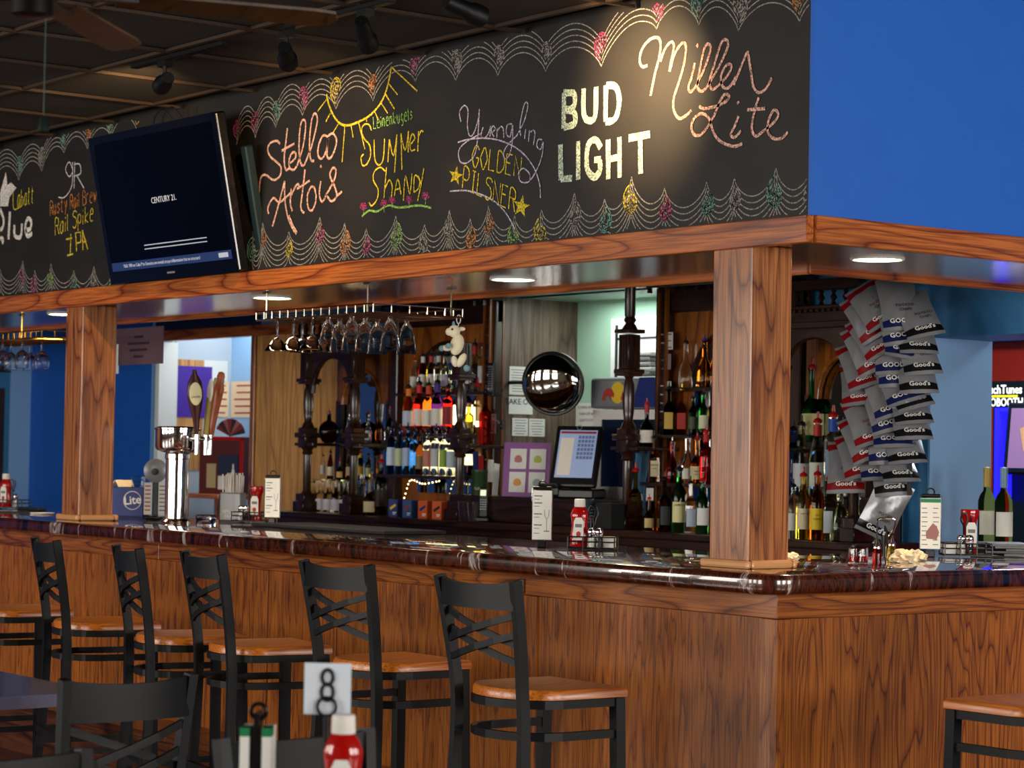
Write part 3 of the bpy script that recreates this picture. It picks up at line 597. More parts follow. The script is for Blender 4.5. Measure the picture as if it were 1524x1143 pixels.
row('on the right top step', 1.76, 2.41, [(1020, 500, 'bell', 'clear', None, 'black', 'clear cut decanter with black spout'), (1048, 497, 'bell', 'amber', None, 'purple', 'clear cut decanter with purple spout')])
row('under the chip bags', 1.07, 2.17, [(1180, 712, 'std', 'clear', 'C8C8C0', 'black', 'clear bottle half hidden by the post'), (1195, 694, 'std', 'yellow', 'D8CBA2', 'red', 'gold rum bottle with cream label', dict(txt=[('SWEET HEAT', .125, .008)])), (1216, 692, 'std', 'orange', 'E2C21C', 'red', 'tequila bottle with bright yellow label', dict(txt=[('Jose', .12, .011), ('CUERVO', .10, .011)])), (1234, 700, 'square', 'clear', 'BFC8D2', 'red', 'clear square bottle with silver label'), (1250, 704, 'bell', 'pale', None, 'black', 'pale cut-glass bottle')])
row('on the far right shelf', 1.26, 2.32, [(1180, 625, 'tall', 'blue', None, 'black', 'deep blue bottle', dict(neck='1A2A8A')), (1192, 617, 'slope', 'clear', 'D8DCE0', 'black', 'clear bottle with silver label'), (1216, 612, 'slope', 'pale', 'D0D4C8', 'red', 'pale bottle with red neck', dict(neck='B82A20')), (1239, 602, 'tall', 'clear', '6A8CA8', 'red', 'clear bottle with blue neck', dict(neck='1A4AA8'))])
row('under the right arch', 1.53, 2.38, [(1208, 532, 'short', 'green', 'CFC98A', 'red', 'large green bottle with round cream label', dict(z=1.5005, Y=2.41))])
# ================================================================ things on the bar
def stand(x, y, z=1.07): p = PZ(x, y, z); p.z = z; return p
def holder(p, rz, label, print_):
    """black clip base holding a clear sleeve with a printed card"""
    t = thing('menu_holder', label, 'menu holder', p, rz, 'table menu holders'); t.scale = (.76, .76, .76)
    B().bx((-.022, -.02, 0), (.022, .02, .035), .004).out('base', blackp, t)
    B().bx((-.052, -.006, .035), (.052, .006, .30), .002).out('sleeve', acryl, t)
    c = B().bx((-.048, -.0078, .04), (.048, -.0066, .285)).bx((-.048, .0066, .04), (.048, .0078, .285)).out('card', paper, t)
    b = B()
    if print_ == 'wine':
        for z in (.255, .22, .165, .11): b.bx((-.04, -.0086, z), (.0, -.008, z + .006))
        for z in (.24, .205, .15, .095, .07): b.bx((-.04, -.0086, z), (-.012, -.008, z + .003))
        b.tube([(.012, -.0085, .19), (.014, -.0085, .16), (.024, -.0085, .14), (.034, -.0085, .16), (.036, -.0085, .19)], .0012, 4).bx((.023, -.0086, .085), (.025, -.008, .14)).bx((.01, -.0086, .08), (.038, -.008, .085))
        b.out('print', inkg, c)['kind'] = 'stuff'
    else:
        for i in range(9):
            z = .235 - i * .022
            for x in (-.042, .012): b.bx((x, -.0086, z), (x + random.uniform(.018, .03), -.008, z + .004))
        b.out('print', inkg, c)['kind'] = 'stuff'
        B().prism([(-.02, .09), (.03, .085), (.042, .12), (.03, .15), (.012, .165), (-.004, .145), (-.022, .12)], .0008, M.Translation((0, -.008, 0)) @ RX(pi / 2)).out('print', pbr('dish_print', '9A6A66', .6), c)
        B().bx((-.048, -.0088, .265), (.048, -.008, .283)).out('header_stripe', greenp, c)
    B().torus((0, 0, .315), .018, .0035, RX(pi / 2)).cyl((-.045, 0, .298), (.045, 0, .298), .009).out('clip', blackp, t, True)
    return t
holder(stand(405, 779), .75, 'clear card stand with a wine menu beside the oak wall panel', 'wine')
holder(stand(806, 815), .8, 'clear card stand with a wine glass print beside the ketchup at mid bar', 'wine')
holder(stand(1384, 829), .85, 'card stand with a food photo and green stripe at the right', 'food')
def caddy(p, rz, label):
    t = thing('condiment_caddy', label, 'caddy', p, rz, 'black wire condiment caddies'); t.scale = (.68, .68, .68); b = B(); w, d = .13, .075
    for z in (.012, .045, .072): b.tube([(-w, -d, z), (w, -d, z), (w, d, z), (-w, d, z)], .004, 5, True)
    for x in (-w, -.045, .045, w):
        for y in (-d, d): b.cyl((x, y, .004), (x, y, .072), .004, None, 5)
    b.bx((-w, -d, .004), (w, d, .010)); b.out('basket', blackp, t)
    b = B().tube(smooth_path([(-.01, .0, .01), (-.012, 0, .14), (-.014, 0, .17), (-.028, 0, .20), (-.02, 0, .235), (0, 0, .235), (.01, 0, .20), (.0, 0, .17), (.004, 0, .14), (.006, 0, .01)], 4), .0045, 6)
    b.tube(smooth_path([(.02, 0, .235), (.03, 0, .20), (.018, 0, .17), (.012, 0, .14)], 4), .0045, 6); b.out('handle', blackp, t, True)
    return t
def ketchup(p, rz, label, inverted=False, s=1.0):
    t = thing('ketchup_bottle', label, 'ketchup bottle', p, rz, 'ketchup bottles')
    if not inverted:
        pr = [(0, 0), (.030, 0), (.033, .008), (.032, .05), (.028, .09), (.032, .12), (.033, .135), (.026, .155), (.018, .165), (0, .165)]
        B().lathe([(r * s * 1.15, z * s) for r, z in pr], 16, None, 1, .75, False).out('bottle', kred, t, True)
        B().lathe([(.022 * s, .165 * s), (.023 * s, .167 * s), (.022 * s, .195 * s), (.019 * s, .198 * s), (0, .198 * s)], 16).out('cap', kwhite, t, True)
    else:
        pr = [(0, 0), (.024, 0), (.026, .006), (.022, .025), (.019, .05), (.020, .09), (.024, .125), (.031, .145), (.033, .165), (.031, .172), (0, .172)]
        B().lathe([(r * s * 1.1, z * s) for r, z in pr], 16, None, 1, .8, False).out('bottle', kred, t, True)
    l = B().prism([(-.02 * s, .03 * s), (.02 * s, .03 * s), (.02 * s, .105 * s), (.012 * s, .122 * s), (-.012 * s, .122 * s), (-.02 * s, .105 * s)], .001, M.Translation((0, -.0285 * s, 0)) @ RX(pi / 2)).out('label', paper, t)
    B().bx((-.014 * s, -.0302 * s, .082 * s), (.014 * s, -.0298 * s, .096 * s)).out('lettering', inkg, l)
    B().ball((0, -.0298 * s, .055 * s), .010 * s, 8, 6, (1, .08, 1.1)).out('tomato_print', inkr, l)
    return t
def shaker(p, fill, label):
    t = thing('salt_shaker' if fill == 'w' else 'pepper_shaker', label, 'shaker', p, 0, 'glass shakers'); t.scale = (.85, .85, .85)
    B().lathe([(0, 0), (.019, 0), (.020, .004), (.017, .05), (.0165, .066), (0, .066)], 10, None, 1, 1, False).out('jar', glass, t, True)
    B().lathe([(0, .004), (.016, .004), (.0145, .045), (0, .045)], 10, None, 1, 1, False).out('salt' if fill == 'w' else 'pepper', kwhite if fill == 'w' else pbr('pepper', '3A3026', .9), t, True)
    B().lathe([(.017, .064), (.0185, .068), (.018, .078), (.012, .086), (0, .088)], 10, None, 1, 1, False).out('lid', chrome, t, True)
def local(p, rz, x, y, z=0): return V(p) + RZ(rz) @ V((x * .68, y * .68, z * .68))
def sugar(p, rz, label):
    t = thing('sugar_packets', label, 'sugar packets', p, rz); t.scale = (.75, .75, .75)
    for i in range(6): B().box((0, -.02 + i * .008, .03), (.06, .005, .055), RX(random.uniform(-.1, .1))).out('packet', (inkr if i % 3 else paper) if 'pink' in label else (yel if i % 2 else paper), t)
# middle of the bar
p = stand(882, 818); r = .75
caddy(p, r, 'black wire caddy with ketchup and shakers at the middle of the bar'); ketchup(local(p, r, -.075, .0, .011), r, 'white-capped ketchup bottle in the mid-bar caddy', False, .92)
shaker(local(p, r, .0, -.05, .011), 'w', 'salt shaker in front of the mid-bar ketchup'); shaker(local(p, r, .042, -.05, .011), 'p', 'pepper shaker in front of the mid-bar ketchup'); sugar(local(p, r, .095, -.01, .011), r, 'yellow and white packets at the right end of the mid-bar caddy')
# right leg of the bar
p = stand(1437, 828); r = .95
caddy(p, r, 'black wire caddy with a looped handle on the right leg of the bar'); ketchup(local(p, r, .03, .035, .011), r, 'upside-down ketchup bottle in the right-hand caddy', True, .98)
shaker(local(p, r, -.035, -.045, .011), 'w', 'salt shaker in the right-hand caddy'); shaker(local(p, r, .01, -.047, .011), 'p', 'pepper shaker in the right-hand caddy'); sugar(local(p, r, -.095, -.01, .011), r, 'pink and white packets at the left end of the right-hand caddy')
# beside the beer tower
p = stand(375, 777); r = .7
caddy(p, r, 'black wire caddy beside the straw dispenser'); ketchup(local(p, r, .02, .03, .011), r, 'upside-down ketchup bottle behind the straw dispenser', True, .98); shaker(local(p, r, -.07, -.04, .011), 'w', 'salt shaker next to the straw dispenser'); shaker(local(p, r, -.035, -.045, .011), 'p', 'pepper shaker next to the straw dispenser')
# far left
p = PY(18, 753, .60); p.z = 1.07; r = .6
caddy(p, r, 'black wire caddy at the far left end of the bar'); ketchup(local(p, r, -.05, -.02, .011), r, 'ketchup bottle at the far left end of the bar', False, .95); shaker(local(p, r, .055, -.04, .011), 'w', 'salt shaker at the far left end of the bar')
B().box((0, 0, .006), (.30, .05, .012), None, .003).out('bar_knife_case', matgrey, None, False, (PY(45, 760, .62).x, .62, 1.07)); tag(bpy.data.objects['bar_knife_case'], 'long flat black case on the bar left of the far oak post', 'case')
o = B().lathe([(0, 0), (.06, 0), (.065, .004), (0, .005)], 20).out('coaster', paper, None, True, (PY(63, 762, .35).x, .35, 1.07)); tag(o, 'round white coaster on the bar left of the far oak post', 'coaster')
# beer tower
p = stand(262, 777); tw = thing('beer_tower', 'chrome mushroom beer tower with several tap handles', 'beer tower', p)
B().lathe([(0, 0), (.072, 0), (.074, .006), (.066, .012), (.056, .018), (.056, .30), (.06, .305), (.06, .325), (.056, .33)], 24).out('pedestal', chrome, tw, True)
B().lathe([(.056, .33), (.10, .345), (.108, .36), (.108, .44), (.112, .444), (.112, .45), (.09, .458), (0, .46)], 28).out('drum', chrome, tw, True)
def tap(a, kind, tilt=0):
    d = V((cos(a), sin(a), 0)); q = V((0, 0, .40)) + d * .105
    b = B().cyl(q, q + d * .055, .011).cyl(q + d * .05 + V((0, 0, -.075)), q + d * .05 + V((0, 0, .02)), .009, .011); f = b.out('faucet', chrome, tw, True)
    up = (V((0, 0, 1)) + d * .18 + V((tilt, tilt * .6, 0))).normalized(); s = q + d * .05 + V((0, 0, .02))
    mt = M.Translation(s) @ up.to_track_quat('Z', 'Y').to_matrix().to_4x4() @ RZ(.92)
    if kind == 'oval':
        h = B().lathe([(.008, 0), (.012, .02), (.018, .08), (.03, .13), (.04, .19), (.034, .25), (.014, .285), (.008, .31), (0, .312)], 12, mt, 1, .45).out('tap_handle', pbr('handle_maroon', '3A1210', .3), tw, True)
        B().ball(mt @ V((0, -.0185, .195)), 1, 12, 8, (.030, .004, .055), mt.to_3x3().to_4x4()).out('oval_badge', labm('D8D2A8'), h, True)
        o = part('lettering', text_mesh('LAGER', .014, ink), h); o.matrix_local = mt @ M.Translation((0, -.0228, .18)) @ RX(pi / 2)
    elif kind == 'flat':
        h = B().box(mt @ V((0, 0, .09)), (.03, .02, .18), mt.to_3x3().to_4x4(), .004).out('tap_handle', pbr('handle_olive', '8A7A1E', .4), tw)
        B().ball(mt @ V((0, -.002, .21)), 1, 10, 8, (.032, .012, .06), mt.to_3x3().to_4x4()).out('white_badge', kwhite, h, True)
    elif kind == 'figure':
        h = B().lathe([(.012, 0), (.018, .03), (.022, .12), (.028, .2), (.03, .23), (.016, .26), (.022, .285), (.016, .305), (0, .31)], 10, mt, 1, .7).out('tap_handle', pbr('handle_copper', '9A4A1E', .35), tw, True)
        o = part('lettering', text_mesh('YARDS', .022, inkw), h); o.matrix_local = mt @ M.Translation((0, -.022, .12)) @ RX(pi / 2) @ RZ(1.4)
    else:
        h = B().box(mt @ V((0, 0, .14)), (.05, .02, .28), mt.to_3x3().to_4x4(), .004).out('tap_handle', pbr('handle_tan', 'A8926A', .4), tw)
        B().box(mt @ V((0, -.012, .25)), (.046, .002, .05), mt.to_3x3().to_4x4()).out('picture_badge', bluep, h)
tap(.1, 'oval', -.16); tap(.5, 'flat', -.08); tap(.95, 'figure', -.02); tap(1.4, 'panel', .0)
# blue caddy, cup stack, straws and other small things left
p = stand(194, 769); t = thing('napkin_caddy', 'blue beer-branded bar caddy beside the far oak post', 'bar caddy', p, .75)
B().bx((-.085, -.06, 0), (.085, .06, .006)).bx((-.085, -.06, 0), (.085, -.055, .15)).bx((-.085, .055, 0), (.085, .06, .15)).bx((-.085, -.055, 0), (-.08, .055, .15)).bx((.08, -.055, 0), (.085, .055, .15)).bx((-.02, -.055, 0), (-.015, .055, .14)).out('box', bluep, t)
c = part('lettering', text_mesh('Lite', .06, inkw, bold=.0012), t, (.03, -.0615, .085), (pi / 2, -.12, 0)); B().torus((.03, -.0612, .085), .046, .0022, RX(pi / 2), 24, 4).out('ring_mark', inkw, t)
o = B().box((-.025, -.02, .006), (.06, .09, .003), RY(-.5)).box((.02, -.02, .004), (.05, .09, .003), RY(.75)).out('paper_napkin', paperw, None, False, p + V((-.05, .0, .165))); tag(o, 'folded cream napkin sticking out of the blue caddy', 'napkin')
t = thing('plastic_cups', 'stack of clear plastic cups in the blue caddy', 'cup', p + RZ(.75) @ V((.04, 0, .007)))
for k in range(4): B().lathe([(.027, 0 + .022 * k), (.037, .13 + .022 * k), (.039, .132 + .022 * k), (.0365, .131 + .022 * k), (.0262, .003 + .022 * k)], 14, None, 1, 1, False).out('cup', acryl, t, True)
p = stand(231, 772); t = thing('paper_clip_stand', 'round silver bar gadget on a black stem left of the beer tower', 'bar gadget', p, .9)
B().bx((-.045, -.03, 0), (.045, .03, .012), .004).bx((-.014, -.01, .012), (.014, .01, .22), .003).out('stem', blackp, t)
B().lathe([(0, 0), (.058, 0), (.06, .006), (.05, .012), (.02, .016), (0, .017)], 24, M.Translation((0, -.012, .24)) @ RX(pi / 2)).out('dial', silver, t, True)
B().lathe([(0, 0), (.018, 0), (.018, .01), (0, .011)], 12, M.Translation((0, -.03, .235)) @ RX(pi / 2)).out('hub', blackp, t, True)
for s in (-1, 1):
    c = B().bx((s * .036 - .02, -.016, .02), (s * .036 + .02, -.013, .18)).out('price_card', paper, t)
    b = B()
    for k in range(7): b.bx((s * .036 - .015, -.0168, .04 + k * .02), (s * .036 + .013, -.0163, .046 + k * .02))
    b.out('print', inkr if s < 0 else inkg, c)['kind'] = 'stuff'
o = B().lathe([(0, 0), (.05, 0), (.055, .006), (.055, .022), (.05, .026), (.045, .012), (0, .012)], 8).out('glass_ashtray', glass, None, False, stand(306, 774)); tag(o, 'clear cut-glass ashtray right of the beer tower', 'ashtray')
p = stand(346, 775); t = thing('straw_dispenser', 'grey tub of white straws beside the ketchup caddy', 'straw holder', p, .75)
B().bx((-.055, -.045, 0), (.055, .045, .14), .006).out('tub', silver, t)
part('lettering', text_mesh('GENUINE', .019, inkw), t, (0, -.0465, .045), FRONT); part('lettering', text_mesh('DRAFT', .019, inkw), t, (0, -.0465, .022), FRONT)
sm = B().cyl((0, 0, 0), (0, 0, .20), .003, None, 6).mesh('straw', kwhite)
for i in range(40): part('straw', sm, t, (random.uniform(-.045, .045), random.uniform(-.036, .036), .03 + random.uniform(-.012, .008)), (random.uniform(-.05, .05), random.uniform(-.05, .05), 0))
# rubber bar mat along the inner edge
a, c = stand(392, 784), stand(600, 791)
o = B().bx((-4.15, .50, 1.0705), (-3.05, .83, 1.086), .003).out('bar_mat', rubber, None); tag(o, 'long black rubber bar mat on the inner edge of the bar', 'bar mat')
o = B().bx((-4.22, .60, 1.0705), (-4.155, .80, 1.0735)).out('flyer', paper, None); tag(o, 'white flyer lying left of the rubber bar mat', 'flyer')
# right side small things
p = stand(1277, 839); t = thing('glass_jar', 'small glass jar with a red drink near the oil cruets', 'jar', p); t.scale = (.85, .85, .85)
B().lathe([(0, 0), (.038, 0), (.040, .004), (.040, .062), (.037, .064), (.037, .006), (0, .006)], 16, None, 1, 1, False).out('jar', glass, t, True)
B().lathe([(0, .007), (.0365, .007), (.0365, .032), (0, .032)], 16, None, 1, 1, False).out('liquid', G['red'], t, True)
def cruet(p, g, label):
    t = thing('oil_cruet', label, 'cruet', p, 0, 'small cruets'); t.scale = (.8, .8, .8)
    B().lathe([(0, 0), (.019, 0), (.020, .004), (.020, .05), (.016, .066), (.014, .07), (0, .07)], 12, None, 1, 1, False).out('jar', G[g], t, True)
    B().lathe([(.017, .068), (.018, .072), (.012, .09), (.006, .105), (.003, .115), (0, .116)], 12, None, 1, 1, False).out('top', chrome, t, True)
cruet(stand(1305, 841), 'red', 'small cruet of red sauce with a pointed chrome top'); cruet(stand(1327, 836), 'yellow', 'small cruet of yellow oil with a pointed chrome top')
p = stand(1318, 838); t = thing('wire_stand', 'bent chrome wire stand between the two cruets', 'wire stand', p, .9)
B().tube(smooth_path([(-.03, 0, .0), (-.03, 0, .12), (-.028, 0, .15), (.0, 0, .155), (.03, 0, .15), (.028, 0, .12), (.0, 0, .07), (.0, 0, .0)], 4), .003, 6).out('wire', chrome, t, True)
def crumple(p, s, label, mat):
    b = bmesh.new(); bmesh.ops.create_icosphere(b, subdivisions=3, radius=s)
    for v in b.verts: v.co *= 1 + random.uniform(-.28, .22); v.co.z = max(v.co.z * .62, -s * .42)
    me = bpy.data.meshes.new('napkin'); b.to_mesh(me); b.free(); me.materials.append(mat)
    o = put(bpy.data.objects.new('crumpled_napkin', me)); o.location = p + V((0, 0, s * .42)); tag(o, label, 'napkin', 'crumpled napkins')
crumple(stand(1345, 838), .045, 'crumpled cream napkin right of the oil cruets', paperw); crumple(stand(1362, 835), .038, 'smaller crumpled cream napkin left of the food card stand', paperw); crumple(stand(1178, 834), .026, 'small crumpled napkin against the near oak post base', paperw)
t = thing('folded_menus', 'stack of black bar menus beside the right-hand caddy', 'menus', stand(1500, 826), -.5)
for k in range(5): B().box((random.uniform(-.02, .02), random.uniform(-.02, .02), .006 + k * .009), (.26, .18, .008), RZ(random.uniform(-.2, .2))).out('menu', blackp, t)
def wine(p, label, capc):
    t = thing('wine_bottle', label, 'wine bottle', p, .92, 'wine bottles on the right leg')
    B().lathe([(0, 0), (.035, 0), (.0375, .006), (.0375, .19), (.03, .215), (.016, .235), (.0145, .25), (.0145, .33), (0, .33)], 16, None, 1, 1, False).out('glass_body', G['wine'], t, True)
    B().lathe([(.0385, .05), (.0385, .15)], 10, None, 1, 1, False, 0, -pi / 2 - 1.1, -pi / 2 + 1.1).out('label', labm('D4D6CE'), t, True)
    B().lathe([(.0155, .25), (.0165, .26), (.0165, .332), (0, .335)], 12, None, 1, 1, False).out('foil', capc, t, True)
q = PD(1493, 822, 9.55); q.z = 1.07; wine(q, 'white wine bottle with blue foil at the right end of the bar', pbr('foil_blue', '6A8CA8', .4)); q = PD(1468, 818, 9.75); q.z = 1.07; wine(q, 'white wine bottle with gold foil half hidden by the blue wall', pbr('foil_gold', 'B8A04A', .4))
q = PD(1508, 812, 9.75); q.z = 1.07
o = B().box((0, 0, .01), (.22, .16, .02)).out('cutting_board', paperw, None, False, (q.x + .16, q.y - .20, 1.0705)); tag(o, 'pale board lying under the wine bottles', 'board')
# ================================================================ stools, chairs and tables
def seat_mesh(w, d):
    """D-shaped dished wooden seat, rounded at the back"""
    n = 10; rings = []; b = bmesh.new()
    def outline(s):
        pts = [(w / 2 * s, d / 2 * s)]
        for i in range(n + 1):
            a = pi * i / n; pts.append((w / 2 * s * cos(a) * (1 if abs(cos(a)) < .99 else 1), -d * .12 * s - d * .38 * s * sin(a)))
        pts.append((-w / 2 * s, d / 2 * s)); return pts
    for s, z in ((1.0, -.028), (1.0, -.010), (.97, 0), (.80, -.004), (.5, -.010), (.2, -.012)):
        rings.append([b.verts.new((x, y, z)) for x, y in outline(s)])
    m = len(rings[0])
    for A, C in zip(rings, rings[1:]):
        for i in range(m): b.faces.new((A[i], A[(i + 1) % m], C[(i + 1) % m], C[i]))
    b.faces.new(rings[-1]); b.faces.new(list(reversed(rings[0]))); bmesh.ops.recalc_face_normals(b, faces=b.faces)
    me = bpy.data.meshes.new('seat'); b.to_mesh(me); b.free(); me.materials.append(seat_m)
    me.polygons.foreach_set('use_smooth', [True] * len(me.polygons)); me.set_sharp_from_angle(angle=rad(50)); return me
def make_chair(name, label, cat, hs, ht, group, w=.40, d=.40, pw=.172):
    t = thing(name, label, cat, (0, 0, 0), 0, group); yb = -d / 2 + .005; hb = ht - hs
    part('seat', seat_mesh(w, d), t, (0, 0, hs))
    def bx_(x, f): return (x * (.93 + .14 * f), yb - .05 * max(0, f) ** 1.2, hs + hb * f)
    for s in (-1, 1):
        x = s * pw
        B().bar(smooth_path([(x * 1.06, yb - .05, 0), (x * 1.02, yb - .01, hs * .35), (x * .95, yb + .005, hs * .8), (x * .93, yb, hs), bx_(x, .35), bx_(x, .7), bx_(x, 1)], 3), .024, .031, (0, 1, 0)).out('back_post', black, t, True)
        B().bar([(x * 1.08, d / 2 - .02, 0), (x, d / 2 - .03, hs - .03)], .034, .034, (0, 1, 0)).out('leg', black, t)
    # top rail, bowed backwards
    b = B(); n = 8; L = []
    for i in range(n + 1):
        u = -1 + 2 * i / n; y = bx_(0, .9)[1] - .03 * (1 - u * u); top = ht - .004 - .012 * (1 - u * u); bot = ht - hb * .27
        L.append([b.b.verts.new((u * pw * 1.04, y + dy, z)) for dy, z in ((-.008, bot), (.008, bot + .0), (.008, top), (-.008, top - .0))])
    for A, C in zip(L, L[1:]):
        for k in range(4): b.b.faces.new((A[k], A[(k + 1) % 4], C[(k + 1) % 4], C[k]))
    b.b.faces.new(L[0]); b.b.faces.new(L[-1]); b.out('top_rail', black, t, True)
    # crossed back slats, two pairs
    for s in (-1, 1):
        for o_ in (0, .17):
            f0, f1 = .69 - o_, .40 - o_
            pts = [(-s * pw + 2 * s * pw * u, bx_(0, f0 + (f1 - f0) * u)[1] - .028 * (1 - (2 * u - 1) ** 2) + (.006 * s), hs + hb * (f0 + (f1 - f0) * u)) for u in (0, .25, .5, .75, 1)]
            B().bar(pts, .010, .020, (0, 0, 1)).out('slat', black, t)
    def ring(z, r, name):
        pts = [(-pw, d / 2 - .03, z), (-pw, -.05, z)] + [(-pw * cos(pi * i / 8), -.05 - (d / 2 - .055) * sin(pi * i / 8), z) for i in range(1, 8)] + [(pw, -.05, z), (pw, d / 2 - .03, z)]
        B().bar(pts, r, .024).out(name, black, t)
    ring(hs - .042, .022, 'seat_ring'); B().bar([(-pw, d / 2 - .03, hs - .045), (pw, d / 2 - .03, hs - .045)], .022, .03).out('front_rail', black, t)
    if hs > .6:
        ring(hs - .135, .020, 'brace_ring')
        for z, a, c in ((.20, (-pw * 1.06, d / 2 - .022), (pw * 1.06, d / 2 - .022)), (.30, (-pw * 1.05, yb - .02), (pw * 1.05, yb - .02))): B().bar([(a[0], a[1], z), (c[0], c[1], z)], .02, .024).out('foot_rung', black, t)
        for s in (-1, 1): B().bar([(s * pw * 1.05, yb - .02, .25), (s * pw * 1.06, d / 2 - .022, .25)], .02, .024).out('foot_rung', black, t)
    return t
s0 = make_chair('bar_stool', 'black cross-back bar stool with wooden seat, nearest of the bar row', 'bar stool', .74, 1.06, 'cross-back stools along the bar', .38, .375, .178)
def stool_at(xm, deg, Y=-1.0):
    p = PY(xm, 835, Y); r = RZ(rad(deg)) @ V((0, -.235, 0)); return (p.x - r.x, p.y - r.y, 0), rad(deg)
s0.location, rz_ = stool_at(709, -1, -1.03); s0.rotation_euler = (0, 0, rz_)
for xm, dg, Y, l in ((499, 1, -.93, 'black cross-back bar stool standing behind the number sign'), (300, -10, -1.0, 'black cross-back bar stool, third from the left along the bar'), (188, -15, -1.03, 'black cross-back bar stool, second from the left along the bar'), (66, -13, -1.0, 'black cross-back bar stool right of the leftmost cut-off seat'), (-55, -8, -1.0, 'black bar stool cut off by the left picture edge')):
    q, r = stool_at(xm, dg, Y); dup(s0, q, r, l)
dup(s0, (.75, .20, 0), rad(90), 'black bar stool with wooden seat at the right end bar face')
c0 = make_chair('dining_chair', 'black cross-back dining chair seen from behind at the corner table', 'chair', .45, .85, 'black dining chairs', .38, .40, .165)
c0.location = (-.30, -2.29, 0); c0.rotation_euler = (0, 0, rad(90))
p = PZ(334, 1098, .85); dup(c0, (p.x + .25, p.y + .17, 0), rad(-88), 'black dining chair facing the front table behind the ketchup'); p = PZ(118, 1114, .85); dup(c0, (p.x + .25, p.y - .17, 0), rad(-90), 'black dining chair cut off by the lower left picture corner')
def table(x0, x1, y0, y1, label, topm):
    t = thing('dining_table', label, 'table', ((x0 + x1) / 2, (y0 + y1) / 2, 0)); w, d = x1 - x0, y1 - y0
    pts = []
    for cx, cy, a in ((w / 2, d / 2, 0), (-w / 2, d / 2, 90), (-w / 2, -d / 2, 180), (w / 2, -d / 2, 270)):
        for i in range(5):
            q = rad(a + 22.5 * i); pts.append((cx - .05 * (1 if cx > 0 else -1) + .05 * cos(q), cy - .05 * (1 if cy > 0 else -1) + .05 * sin(q)))
    B().prism(pts, .035, M.Translation((0, 0, .715))).out('table_top', topm, t)
    B().lathe([(.22, 0), (.22, .012), (.05, .03), (.037, .04), (.037, .71), (.10, .714)], 20).out('pedestal', chrome, t, True)
table(-1.75, -.62, -2.85, -2.07, 'purplish laminate table with chrome pedestal at the lower left', pbr('table_laminate', '4A4468', .25, coat=.3))
table(1.72, 2.6, -3.65, -2.75, 'front table below the picture edge carrying the number sign', pbr('table_laminate_b', '4A4468', .25, coat=.3))
# things on the front table
DT = 4.2
def front(x, y, d=DT): p = PD(x, y, d); p.z = .75; return p
p = front(488, 1000); t = thing('table_number', 'white table number card with a black eight in a ring-topped stand', 'table number', p, .88)
za = PD(488, 987, DT).z; zb = PD(488, 1063, DT).z; hw = .0425
B().bx((-hw, -.001, zb - .75), (hw, .001, za - .75)).out('card', pbr('sign_white', 'DCE6F2', .5), t)
m_ = (za + zb) / 2 - .75
b = B().torus((0, -.0018, m_ + .021), .0125, .0035, RX(pi / 2) @ M.Diagonal((.8, 1.1, 1, 1)), 20, 6).torus((0, -.0018, m_ - .006), .0135, .0035, RX(pi / 2) @ M.Diagonal((.8, 1.1, 1, 1)), 20, 6); b.out('numeral', ink, t)
B().torus((0, -.006, m_ - .032), .017, .003, RX(pi / 2)).cyl((0, -.006, .004), (0, -.006, m_ - .049), .006).lathe([(.05, 0), (.05, .006), (.01, .01)], 16).out('holder', blackp, t, True)
ketchup(front(511, 1100, 4.12), .88, 'blurred white-capped ketchup bottle on the front table', False, 1.0).scale = (1, 1, 1)
k = bpy.data.objects
kt = [o for o in k if o.get('label') == 'blurred white-capped ketchup bottle on the front table'][0]; hz = PD(511, 1063, 4.12).z - .75; kt.scale = (.95, .95, hz / .198)
p = front(385, 1060); t = thing('menu_rack', 'black rack of green and white menus on the front table', 'menu rack', p, .88)
zt = PD(385, 1075, DT).z - .75
B().bx((-.05, -.03, 0), (.05, .03, .02)).bx((-.004, -.03, .02), (.004, .03, zt + .02)).out('rack', blackp, t)
for s in (-1, 1):
    c = B().bx((s * .02 - .008, -.034, .02), (s * .02 + .008, .03, zt - .006)).out('menu', paper, t); B().bx((s * .02 - .0085, -.0345, zt - .022), (s * .02 + .0085, .0, zt - .006)).out('green_stripe', greenp, c)
B().torus((0, 0, zt + .02), .014, .004, RX(pi / 2)).out('ring', blackp, t, True)
q = front(470, 1130, 4.1); shaker(q + V((-.005, -.0, .09)) if False else q, 'p', 'blurred pepper shaker before the front ketchup bottle')
# ================================================================ television, fan, track lights, glass racks
TVX = (-4.502 - 3.347) / 2; TW, TH = 1.155, .678
t = thing('television', 'black flat television tilted down from the blackboard wall', 'television', (TVX, -.062, 2.177)); t.rotation_euler = (rad(11.4), 0, 0)
B().bx((-TW / 2, 0, 0), (TW / 2, .05, TH), .008, 2).bx((-.40, .05, .10), (.40, .085, .55), .01).out('casing', pbr('gloss_black', '08080A', .12, coat=.5), t)
B().bx((-TW / 2, -.004, 0), (TW / 2, .0, .052)).bx((-TW / 2, -.004, TH - .035), (TW / 2, 0, TH)).bx((-TW / 2, -.004, .052), (-TW / 2 + .035, 0, TH - .035)).bx((TW / 2 - .035, -.004, .052), (TW / 2, 0, TH - .035)).out('bezel', pbr('gloss_black_b', '0A0A0C', .1, coat=.6), t)
sc = B().bx((-TW / 2 + .035, -.0012, .052), (TW / 2 - .035, -.0002, TH - .035)).out('screen', pbr('screen_dark', '020203', .15, emit='050508', es=.1), t)
scr = pbr('screen_text', 'A8B0C0', .5, emit='A8B0C0', es=.3); strip = pbr('screen_strip', '182848', .4, emit='1C2E5A', es=.5)
part('caption', text_mesh('CENTURY 21.', .038, scr), sc, (.03, -.0016, .35), FRONT)
